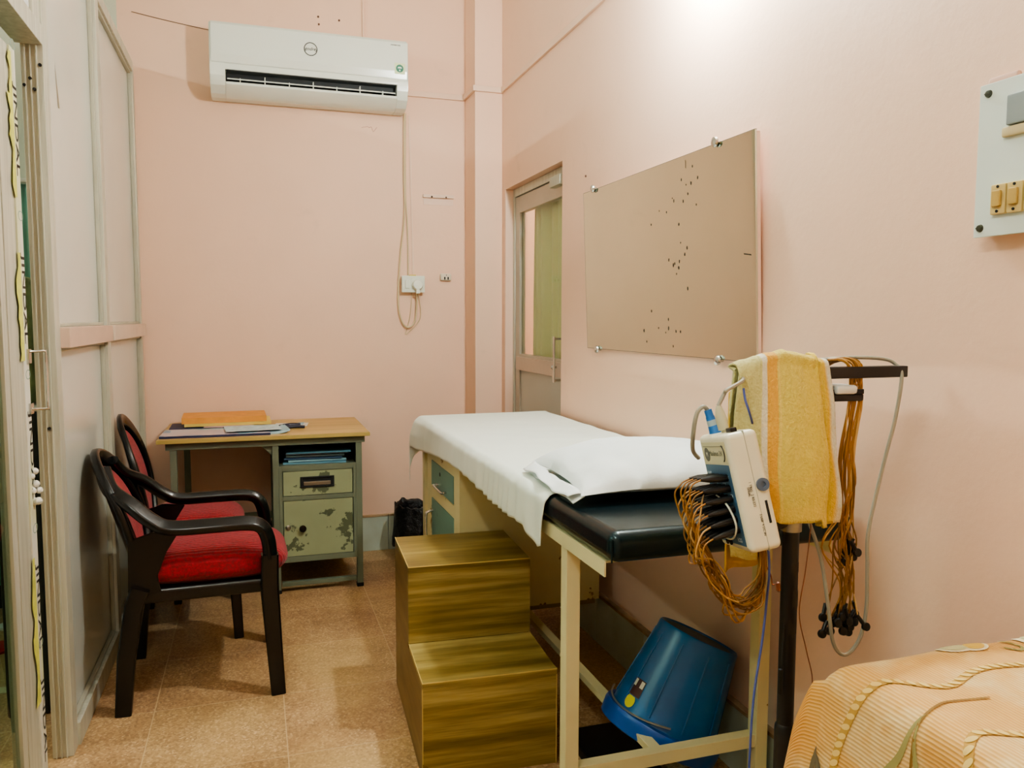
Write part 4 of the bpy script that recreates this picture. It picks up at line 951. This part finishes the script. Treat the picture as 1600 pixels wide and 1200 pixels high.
b = new(); box(b, (-bw / 2 + .013, -bh / 2 + .012, zf - .001), (bw / 2 - .013, bh / 2 - .055, zf + .0007), .0003, mat=mh); obj('blue_panel', b, M('panel_blue', '3C6482', .35, 0, .08, 10), t)
b = new(); box(b, (-bw / 2 + .013, bh / 2 - .054, zf - .001), (bw / 2 - .013, bh / 2 - .013, zf + .0007), .0003, mat=mh); lb = obj('name_label', b, M('label_cream', 'CFCBA4', .4), t)
GRYL = M('label_grey', '66685E', .5, 0, 0)
b = new(); lathe(b, ((0, 0), (.013, 0), (.013, .0005), (0, .0005)), mh @ Matrix.Translation((-SG * .037, bh / 2 - .036, zf + .0007)), 24); box(b, (-bw / 2 + .02, bh / 2 - .0215, zf + .0007), (bw / 2 - .02, bh / 2 - .0205, zf + .001), mat=mh); obj('logo_disc', b, GRYL, lb)
text('label_lettering', 'Maximus 24', .0135, mh @ Matrix.Translation((SG * .008, bh / 2 - .034, zf + .0009)) @ Matrix.Scale(SG, 4, (1, 0, 0)) @ Matrix.Scale(SG, 4, (0, 0, 1)), GRYL, lb, ext=.0002)
text('logo_letter', 'M', .012, mh @ Matrix.Translation((-SG * .037, bh / 2 - .036, zf + .0013)) @ Matrix.Scale(SG, 4, (1, 0, 0)) @ Matrix.Scale(SG, 4, (0, 0, 1)), M('label_white', 'D8D6C4', .5, 0, 0), lb, ext=.0002)
b = new(); tube(b, [mh @ V((SG * (.038 + .016 * math.cos(-1.1 + .22 * k)), bh / 2 - .034 + .016 * math.sin(-1.1 + .22 * k), zf + .001)) for k in range(11)], .0012, 5); obj('label_arc', b, INK, lb)
WI = M('panel_white_print', 'C4D2D8', .5, 0, 0)
for q, (x, y) in enumerate(((-.045, .035), (-.02, .015), (.02, .015), (.045, -.005), (.045, .03))):
    text('panel_lettering', ('GND', 'Fp1', 'Fp2', 'T4', 'Fz')[q], .009, mh @ Matrix.Translation((SG * x, y, zf + .0009)) @ Matrix.Scale(SG, 4, (1, 0, 0)) @ Matrix.Scale(SG, 4, (0, 0, 1)), WI, t, ext=.0002)
b = new()
for x, y in ((-.03, -.075), (-.012, -.075), (-.03, -.092), (-.012, -.092)): lathe(b, ((.003, 0), (.0065, 0), (.0065, .002), (.003, .002), (.003, 0)), mh @ Matrix.Translation((SG * x, y, zf + .0005)), 14)
obj('jack_sockets', b, BLKP, t)
text('panel_lettering', 'ECG', .011, mh @ Matrix.Translation((SG * .035, -.085, zf + .0009)) @ Matrix.Scale(SG, 4, (1, 0, 0)) @ Matrix.Scale(SG, 4, (0, 0, 1)), WI, t, ext=.0002)
# side face that looks to the camera (local x = SG*bw/2)
xs = SG * bw / 2
def side(z, y): return mh @ V((xs, y, z))
sm_ = lambda z, y: fmat(side(z, y), -u_, SG * (mh.to_3x3() @ V((0, 0, -1))) * (1 if True else 1))
sn = (mh.to_3x3() @ V((SG, 0, 0)))
def stext(z, y, body, size):
    x = -u_; zd = sn; y_ = zd.cross(x); m_ = Matrix((x, y_, zd)).transposed().to_4x4(); m_.translation = side(z, y) + sn * .0007
    text('side_lettering', body, size, m_, INK, t, ext=.0001)
stext(.005, -.005, '1 TRIG  2 RS-232', .0062); stext(.010, .0, 'SERIAL', .0058); stext(-.002, -.06, '3 USB  4 DC IN', .0058)
b = new(); m_ = zmat(side(-.017, .008), sn); lathe(b, ((.005, 0), (.0115, 0), (.0115, .004), (.005, .004), (.005, .001), (0, .001)), m_, 20); obj('side_jack', b, M('jack_blue_grey', '566478', .4), t)
b = new(); box(b, (SG * bw / 2 - .002, -.06, -.019), (SG * bw / 2 + .001, -.02, -.0145), .0005, mat=mh); obj('port_slot', b, DARK, t)
b = new(); cyl(b, BC - n_ * .028 - u_ * .085, V((PX - .018, PY - .004, .962)), .008, k=12); obj('mount_clamp', b, BLKM, t)
b = new(); box(b, (SG * .028, bh / 2 - .002, -.002), (SG * .028 + .026, bh / 2 + .008, .010), .002, mat=mh); obj('latch', b, BLKP, t)

# electrode leads: plug in the head box, brown wire, black clip at the end
WIRES = [M('wire_brown_%d' % k, c, .45, 0, .1) for k, c in enumerate(('8A5F28', '9E7030', '74501F', '946828', 'B8945C'))]
PLUG = M('plug_black', '0B0D10', .35, 0, .2, 40)
rr = random.Random(21)
LEADS = []
rows = [(-.032 + .021 * c, .028 - .0185 * r) for r in range(6) for c in range(4)]
for i, (px, py) in enumerate(rows):
    t = empty('electrode_lead', (0, 0, 0), 0, 'brown electrode lead from the head box to the black clips hanging off the crossbar', 'electrode lead', 'electrode leads')
    t.location = (1.1, 1.3, 1.0); WM[t] = Matrix.Translation(t.location)
    base = mh @ V((SG * (px + .01), py, zf)); up = mh.to_3x3() @ V((0, .06 - .25 * (i // 4) / 6, .0)); d = (n_ + V((0, -.10, .16 - .05 * (i // 4)))).normalized()
    tip = base + d * .052
    b = new(); cyl(b, base, base + d * .034, .0068, .0062, 10); cyl(b, base + d * .034, tip, .0062, .003, 10); obj('plug', b, PLUG, t)
    j = lambda s: V((rr.uniform(-s, s), rr.uniform(-s, s), rr.uniform(-s, s)))
    m1 = tip + d * .012 + V((-.012 + rr.uniform(-.004, .006), .0, -.045 + rr.uniform(-.008, .008)))
    top = V((1.10 + rr.uniform(0, .035), 1.305, 1.279 + rr.uniform(0, .006)))
    hx_ = 1.128 + rr.uniform(-.016, .020)
    low = rr.random() < .7
    end = V((rr.uniform(1.10, 1.185), 1.315 + rr.uniform(-.02, .012), rr.uniform(.735, .785))) if low else V((rr.uniform(1.13, 1.17), 1.315 + rr.uniform(-.012, .01), rr.uniform(.885, .93)))
    side_ = rr.uniform(-.008, .05) if rr.random() < .4 else 0
    b = new()
    A = [tip, tip + d * .014 + V((-.004, 0, -.010)), m1, V((.772, 1.235, .925)) + j(.014), V((.805, 1.245, .875)) + j(.016), V((.845, 1.25, .822)) + j(.022), V((.885, 1.255, .835)) + j(.018), V((.915, 1.27, .89)) + j(.008), V((.955, 1.342, 1.02)) + j(.006), V((1.03, 1.345, 1.2)) + j(.004), top + V((-.03, .03, -.012)), top]
    B_ = [top, top + V((.018, -.012, -.014)), V((hx_ + .014, 1.300, 1.20)), V((hx_ + side_ * .5, 1.302, 1.10)) + j(.004), V((hx_ + side_, 1.302, 1.03)) + j(.004), V((hx_ + .006, 1.306, .965)) + j(.003)]
    if low: B_ += [V((hx_ + rr.uniform(-.03, .03), 1.31, .90)) + j(.008), V(((hx_ + end.x) / 2 + .008, 1.312, .835)) + j(.012), end]
    else: B_ += [end]
    tube(b, spline(A, 5)[:-1] + spline(B_, 5), .00165, 5); obj('wire', b, WIRES[i % 5], t)
    dd = V((rr.uniform(-.8, .8), rr.uniform(-.4, .1), -1)).normalized(); b = new()
    tube(b, [end - dd * .004, end + dd * .012, end + dd * .022], .0042, 8); lathe(b, ((0, 0), (.0085, .001), (.009, .004), (.0085, .008), (0, .010)), zmat(end + dd * .026 + V((0, .004, 0)), (0, -1, .2)), 14); obj('clip', b, PLUG, t)
    if i % 3 == 0:
        b = new(); cyl(b, base + d * .030, base + d * .034, .0056, k=10); obj('plug_band', b, M('band_pale', 'B8B49A', .4), t)

# loose loop wire in front of the head box
b = new(); tube(b, spline([tuple(mh @ V((SG * -.02, .0, zf + .03))), (.742, 1.21, 1.03), (.738, 1.21, .97), (.762, 1.215, .90), (.80, 1.22, .86), (.83, 1.22, .845)], 8), .0015, 5); tag(obj('stray_wire', b, WIRES[4]), 'single pale wire looping out left of the head box plugs', 'wire')
b = new(); q0 = mh @ V((SG * .02, -.0, zf + .02)); tube(b, spline([q0, mh @ V((SG * .05, -.02, zf + .014)), mh @ V((SG * .058, -.055, zf + .01)), mh @ V((SG * .03, -.08, zf + .012)), mh @ V((SG * -.0, -.075, zf + .02))], 8), .0018, 6); tag(obj('jumper_wire', b, M('pale_wire', 'C9D0C4', .4)), 'short pale wire looping across the blue front of the head box', 'wire')

# grey signal cable with cream plug
t = empty('signal_cable', (.80, 1.25, 1.16), 0, 'grey cable with cream plug running along the crossbar and hanging in a loop', 'cable')
GC = M('grey_cable', '9A978A', .45, 0, .05)
pt = mh @ V((SG * .004, bh / 2, .004)); ud = u_
b = new(); lathe(b, ((0, -.006), (.005, -.006), (.005, 0), (.0095, .001), (.0105, .02), (.0085, .034), (.0045, .046), (0, .046)), zmat(pt + ud * .004, ud), 16); obj('plug', b, M('plug_cream', 'BDBA9E', .4), t)
b = new(); p1 = pt + ud * .05
GP = spline([p1, p1 + V((.012, .0, .022)), (.822, 1.26, 1.232), (.868, 1.28, 1.247), (.90, 1.335, 1.258), (1.00, 1.335, 1.275), (1.06, 1.325, 1.279), (1.14, 1.315, 1.284), (1.215, 1.31, 1.281), (1.243, 1.303, 1.27), (1.246, 1.288, 1.245), (1.236, 1.29, 1.16), (1.222, 1.295, 1.09), (1.204, 1.30, 1.0), (1.188, 1.30, .92), (1.190, 1.30, .85), (1.191, 1.30, .76), (1.176, 1.30, .70), (1.142, 1.30, .672), (1.112, 1.30, .70), (1.096, 1.30, .78), (1.085, 1.315, .88), (1.07, 1.345, .97), (1.065, 1.35, 1.05)], 8)
tube(b, GP, .0038, 8); obj('lead', b, GC, t)
# blue plug with cable
t = empty('blue_plug_cable', (.76, 1.25, 1.15), 0, 'cable with bright blue plug curling over the top left of the head box', 'cable')
pt = mh @ V((-SG * .038, bh / 2, .006)); b = new(); lathe(b, ((0, -.004), (.0125, -.004), (.0105, .006), (.009, .02), (.0085, .032), (.0075, .034), (.0075, .046), (0, .046)), zmat(pt, ud + V((-.12, 0, 0))), 16); obj('plug', b, M('plug_blue', '2A6CB4', .35), t)
b = new(); q1 = pt + (ud + V((-.12, 0, 0))).normalized() * .046; tube(b, spline([q1, q1 + V((-.010, .0, .006)), q1 + V((-.020, .004, -.006)), q1 + V((-.022, .012, -.04)), q1 + V((-.012, .03, -.08)), q1 + V((.01, .045, -.10))], 7), .0042, 8); obj('lead', b, GC, t)
b = new(); lathe(b, ((.0092, .012), (.0096, .012), (.0092, .026), (.0088, .026)), zmat(pt, ud + V((-.12, 0, 0))), 16); obj('plug_sleeve', b, M('sleeve_grey', 'A9BAC0', .3), t)
# blue wire
b = new(); tube(b, spline([(.866, 1.275, 1.232), (.866, 1.268, 1.21), (.876, 1.268, 1.185), (.90, 1.29, 1.15), (.92, 1.30, 1.05), (.925, 1.27, .93), (.916, 1.25, .885), (.913, 1.25, .84), (.905, 1.25, .755), (.889, 1.25, .64), (.883, 1.25, .50), (.885, 1.26, .3), (.89, 1.3, .12), (.86, 1.36, .006)], 8), .0024, 6); tag(obj('blue_wire', b, M('blue_wire', '4A5AA0', .45)), 'thin blue wire hanging from the head box to the floor', 'wire')
b = new(); tube(b, spline([(1.075, 1.335, .98), (1.072, 1.332, .93), (1.062, 1.33, .85), (1.05, 1.33, .76), (1.07, 1.33, .68), (1.088, 1.33, .61), (1.075, 1.33, .54), (1.04, 1.33, .46), (1.022, 1.325, .40), (1.022, 1.325, .3)], 8), .0013, 5); tag(obj('thin_brown_lead', b, M('lead_brown', '8A5236', .5)), 'very thin brown wire winding down beside the black pole', 'wire')
b = new(); tube(b, spline([(.925, 1.285, .90), (.945, 1.285, .865), (.95, 1.285, .845), (.962, 1.285, .848)], 6), .0014, 5); lathe(b, ((0, 0), (.004, .003), (.0045, .018), (0, .022)), zmat((.962, 1.285, .85), (.1, 0, -1)), 10, 0); tag(obj('stray_lead', b, M('lead_brown', '8A5236')), 'short brown lead end dangling left of the black pole', 'wire')

# towel over the crossbar
t = empty('towel', (1.0, 1.30, 1.0), 0, 'yellow towel with white and orange stripe draped over the crossbar', 'towel')
plan = [(.862, 1.312), (.885, 1.288), (.905, 1.276), (.920, 1.272), (.935, 1.262), (.965, 1.252), (1.0, 1.249), (1.035, 1.250), (1.052, 1.254), (1.054, 1.263), (1.046, 1.271), (1.06, 1.277), (1.08, 1.276), (1.10, 1.280)]
plan = spline([(x, y, 0) for x, y in plan], 6); cum = [0]
for a, c in zip(plan, plan[1:]): cum.append(cum[-1] + (c - a).length)
def at_plan(u):
    s = u * cum[-1]
    for i in range(len(cum) - 1):
        if s <= cum[i + 1] + 1e-9:
            f = (s - cum[i]) / max(1e-9, cum[i + 1] - cum[i]); return plan[i].lerp(plan[i + 1], f)
    return plan[-1]
def tow(u, v):
    p = at_plan(u)
    zb = .965 + .028 * (u > .72) * 0 + (.012 if u < .2 else 0) - .012 * max(0, u - .75) * 2
    zb = .972 if .2 < u < .68 else (.958 if u >= .68 else .90)
    ztop = 1.277
    Lf = ztop - zb; r = .016; s = v * (Lf + PI * r + .26)
    narrow = .80 + .2 * min(1, s / .20) if s < Lf else .82
    cx = .975; x0 = p.x
    if s < Lf:
        z = zb + s; k = (z - zb) / Lf; y = p.y + (1.286 - p.y) * k ** 2.2 * .9
    elif s < Lf + PI * r:
        a = (s - Lf) / r; z = ztop + r * math.sin(a) * .9; y = 1.302 - .019 * math.cos(a) + (p.y - 1.27) * .25
    else:
        e = s - Lf - PI * r; z = ztop - e; y = 1.323 + .012 * min(1, e / .1) + (p.y - 1.27) * .3 * (-1)
    k = max(0, min(1, (z - .95) / .33))
    x = x0 + (.99 - x0) * (.30 if x0 > 1.0 else .10) * k ** 1.6 + .006 * math.sin(z * 30 + u * 9) * (1 - k)
    if x0 < .93: x += (z - 1.0) * -.03
    y += .004 * nz((x * 9, z * 6, u * 3), 2) ; z += (.012 * max(0, 1 - abs(u - .42) / .22) - .014 * max(0, 1 - u / .2) - .008 * max(0, (u - .8) / .2)) * k ** 4 + .003 * nz((u * 6, v * 3, 0), 2)
    return V((x, y, z))
b = new(); grid(b, tow, 110, 80); obj('towel_cloth', b, TOWEL, t, solid=.005, ang=80)
# hidden lower corner of the towel showing under the head box
b = new(); grid(b, lambda u, v: V((.862 + .085 * u, 1.318 + .012 * math.sin(u * 7), (.868 + .03 * (2 * u - 1) ** 2 * 0 + .018 * u) + (1.22 - .868) * v)), 16, 20); obj('towel_corner', b, M('towel_plain', 'CDA94C', .95, 0, .1, 40, bump=.6, bs=150), t, solid=.004)

# ------------------------------------------------------------------ second couch at lower right with bedspread
CX0, CX1, CY0, CY1, CZ = .885, 1.325, -.85, 1.055, .80
t = empty('near_couch', (1.1, .1, 0), 0, 'low couch under an orange bedspread at the lower right', 'couch')
b = new(); box(b, (CX0 + .05, CY0 + .05, CZ - .10), (CX1 - .02, CY1 - .05, CZ - .012), .02, seg=3); obj('mattress', b, CREAMB, t)
b = new(); box(b, (CX0 + .055, CY0 + .055, CZ - .14), (CX1 - .025, CY1 - .055, CZ - .10), .004); obj('frame', b, CREAM, t)
for x in (CX0 + .06, CX1 - .08):
    for y in (CY0 + .1, CY1 - .12):
        b = new(); box(b, (x, y, 0), (x + .035, y + .035, CZ - .14), .003); obj('leg', b, CREAM, t)
t = empty('bedspread', (1.1, .1, CZ), 0, 'orange ribbed bedspread with rope pattern and flowers at lower right', 'bedspread')
DROP = .36
def spread_pt(a, c):
    """a: distance from the wall side across (0..), c: distance from the near end along"""
    wx = CX1 - CX0; ly = CY1 - CY0
    kx = a - wx; ky = c - ly
    r = .045
    def fold(k):
        if k < -r: return k, 0
        L = PI * r / 2
        if k < -r + L: q = (k + r) / r; return -r + r * math.sin(q), r * (1 - math.cos(q))
        return 0, r + (k + r - L)
    ox, dx = fold(kx); oy, dy = fold(ky)
    x = CX0 - ox if kx > -r else CX1 - a; y = CY1 + oy if ky > -r else CY0 + c
    d = max(dx, dy) if (dx == 0 or dy == 0) else (dx ** 3 + dy ** 3) ** (1 / 3)
    z = CZ - d
    if dx > .02: x -= .12 * (dx - .02) + .008 * math.sin(y * 21) * min(1, dx / .15) + .005 * math.sin(y * 43 + 1) * min(1, dx / .2)
    if dy > .02: y += .10 * (dy - .02) + .010 * math.sin(x * 24) * min(1, dy / .15)
    if dx > .03 and dy > .03: x -= .03 * min(1, dy / .1); y += .01
    z += .004 * nz((x * 3, y * 3, 0), 2.5) * (d < .02)
    if d < .03 and abs(dx) < .01: z += .0035 * math.sin((x * 5 + y * 9)) * .5
    return V((x, y, z))
WA = CX1 - CX0 + DROP; WC = CY1 - CY0 + DROP
b = new(); grid(b, lambda u, v: spread_pt(u * WA, v * WC), 110, 190)
# woven-in motifs lie on the cloth surface (same mesh, other materials)
def deco(path, w, mi, lift=.0016):
    for p0, p1 in zip(path, path[1:]):
        p0, p1 = V(p0 + (0,)) if len(p0) == 2 else p0, V(p1 + (0,)) if len(p1) == 2 else p1
def on(a, c, lift=.002):
    p = spread_pt(a, c); e = .004; nx = spread_pt(a + e, c) - spread_pt(a - e, c); ny = spread_pt(a, c + e) - spread_pt(a, c - e)
    n = nx.cross(ny); n.normalize()
    if n.z < -.2 or (n.z < .2 and n.x > 0 and a > .3): n = -n
    return p + n * lift
def patch(poly, mi, lift=.002):
    c0 = (sum(p[0] for p in poly) / len(poly), sum(p[1] for p in poly) / len(poly)); vc = b.verts.new(on(*c0, lift)); L = b.loops.layers.uv.verify()
    mids = [b.verts.new(on((p[0] + c0[0]) / 2, (p[1] + c0[1]) / 2, lift)) for p in poly]; vs = [b.verts.new(on(*p, lift)) for p in poly]; n = len(poly)
    for i in range(n):
        f = b.faces.new((vc, mids[i], mids[(i + 1) % n])); f.material_index = mi
        f = b.faces.new((mids[i], vs[i], vs[(i + 1) % n], mids[(i + 1) % n])); f.material_index = mi
def ribbon(path, w, mi, lift=.002, taper=False):
    n = len(path); prev = None
    for i, (a, c) in enumerate(path):
        a0, c0 = path[max(0, i - 1)]; a1, c1 = path[min(n - 1, i + 1)]; dx, dy = a1 - a0, c1 - c0; l = math.hypot(dx, dy) or 1
        ww = w * (math.sin(PI * (i + .15) / (n - .7)) if taper else 1); q = (b.verts.new(on(a - dy / l * ww, c + dx / l * ww, lift)), b.verts.new(on(a + dy / l * ww, c - dx / l * ww, lift)))
        if prev: f = b.faces.new((prev[0], q[0], q[1], prev[1])); f.material_index = mi
        prev = q
def sp2(pts, n=6): return [(p.x, p.y) for p in spline([(a, c, 0) for a, c in pts], n)]
def rope(pts, w=.0078, step=.0145):
    path = sp2(pts, 14); ribbon(path, w * .92, 2, .0014)
    d = 0; last = path[0]
    for p in path[1:]:
        l = math.hypot(p[0] - last[0], p[1] - last[1])
        if l >= step:
            dx, dy = (p[0] - last[0]) / l, (p[1] - last[1]) / l
            cx, cy = (p[0] + last[0]) / 2, (p[1] + last[1]) / 2; e = []
            for k in range(10):
                q = 2 * PI * k / 10; A, B2 = .40 * step * math.cos(q), w * .95 * math.sin(q); A += B2 * .55
                e.append((cx + dx * A - dy * B2, cy + dy * A + dx * B2))
            patch(e, 1, .0026); last = p
wx, ly = CX1 - CX0, CY1 - CY0
rope([(.0, ly - .115), (.12, ly - .125), (.24, ly - .115), (.33, ly - .14), (.40, ly - .10), (wx + .01, ly - .085), (wx + .10, ly - .06), (wx + .22, ly - .055), (wx + .34, ly - .05)])
rope([(.0, ly - .21), (.10, ly - .23), (.20, ly - .235), (.24, ly - .275), (.33, ly - .285), (.40, ly - .26), (wx + .02, ly - .285), (wx + .12, ly - .31), (wx + .25, ly - .33), (wx + .34, ly - .33)])
def petal(cx, cy, r, ang, mi, rim=3, sq=.62):
    f = lambda k, R: (cx + R * (math.cos(k) * math.cos(ang) - sq * math.sin(k) * math.sin(ang)), cy + R * (math.cos(k) * math.sin(ang) + sq * math.sin(k) * math.cos(ang)))
    patch([f(2 * PI * i / 18, r) for i in range(18)], rim, .002); patch([f(2 * PI * i / 18, r * .72) for i in range(18)], mi, .003)
petal(.205, ly - .036, .032, .2, 4); petal(.165, ly - .040, .032, -.3, 5)
petal(.02, ly - .05, .05, .4, 4); 
ribbon(sp2([(.10, ly - .03), (.085, ly - .06), (.10, ly - .075), (.12, ly - .06)]), .003, 6)
ribbon(sp2([(wx - .01, ly - .19), (wx + .05, ly - .20), (wx + .11, ly - .225), (wx + .15, ly - .21), (wx + .13, ly - .185)]), .0055, 6, taper=True)
ribbon(sp2([(wx - .02, ly - .19), (wx + .05, ly - .175), (wx + .10, ly - .15), (wx + .13, ly - .165)]), .0055, 6, taper=True)
ribbon(sp2([(wx - .14, ly - .19), (wx - .07, ly - .18), (wx - .02, ly - .19), (wx + .12, ly - .195), (wx + .3, ly - .2)]), .002, 7)
ribbon(sp2([(wx + .13, ly - .012), (wx + .16, ly - .03), (wx + .20, ly - .05)]), .009, 8, taper=True)
ribbon(sp2([(wx + .12, ly - .01), (wx + .16, ly - .005), (wx + .19, ly - .0)]), .009, 8, taper=True)
obj('cloth', b, [SPREAD, M('rope_cream', 'E1C67C', .75), M('rope_outline', 'C0984A', .8), M('motif_cream_rim', 'EBDFBC', .8), M('motif_sage', 'C9C69A', .8), M('motif_gold', 'D9B65A', .8), M('motif_green', '9A9560', .8), M('motif_brown', '8C6A34', .8), M('motif_grey', '6E6650', .8)], t, ang=60)

# ------------------------------------------------------------------ camera, world, look
cam = bpy.data.cameras.new('camera'); co = bpy.data.objects.new('camera', cam); C.objects.link(co)
yaw, pitch, roll = .312471065, -.0815022689, .00217120381
fwd = V((math.sin(yaw) * math.cos(pitch), math.cos(yaw) * math.cos(pitch), math.sin(pitch))); rt = V((math.cos(yaw), -math.sin(yaw), 0)); up = rt.cross(fwd)
r2 = rt * math.cos(roll) + up * math.sin(roll); u2 = up * math.cos(roll) - rt * math.sin(roll)
mc = Matrix((r2, u2, -fwd)).transposed().to_4x4(); mc.translation = V((0, 0, 1.36)); co.matrix_world = mc
cam.sensor_width = 36; cam.lens = 1243.31 / 1600 * 36; cam.clip_start = .02
sc = bpy.context.scene; sc.camera = co
w = bpy.data.worlds.new('world'); sc.world = w; w.use_nodes = True
w.node_tree.nodes['Background'].inputs[0].default_value = (.8, .85, .9, 1); w.node_tree.nodes['Background'].inputs[1].default_value = .3
sc.view_settings.view_transform = 'AgX'; sc.view_settings.look = 'AgX - Medium High Contrast'; sc.view_settings.exposure = 1.27; sc.view_settings.gamma = 1
sc.cycles.max_bounces = 8; sc.cycles.diffuse_bounces = 6; sc.cycles.transparent_max_bounces = 8; sc.cycles.sample_clamp_indirect = 4; sc.cycles.caustics_reflective = False; sc.cycles.caustics_refractive = False
sc.cycles.use_denoising = True
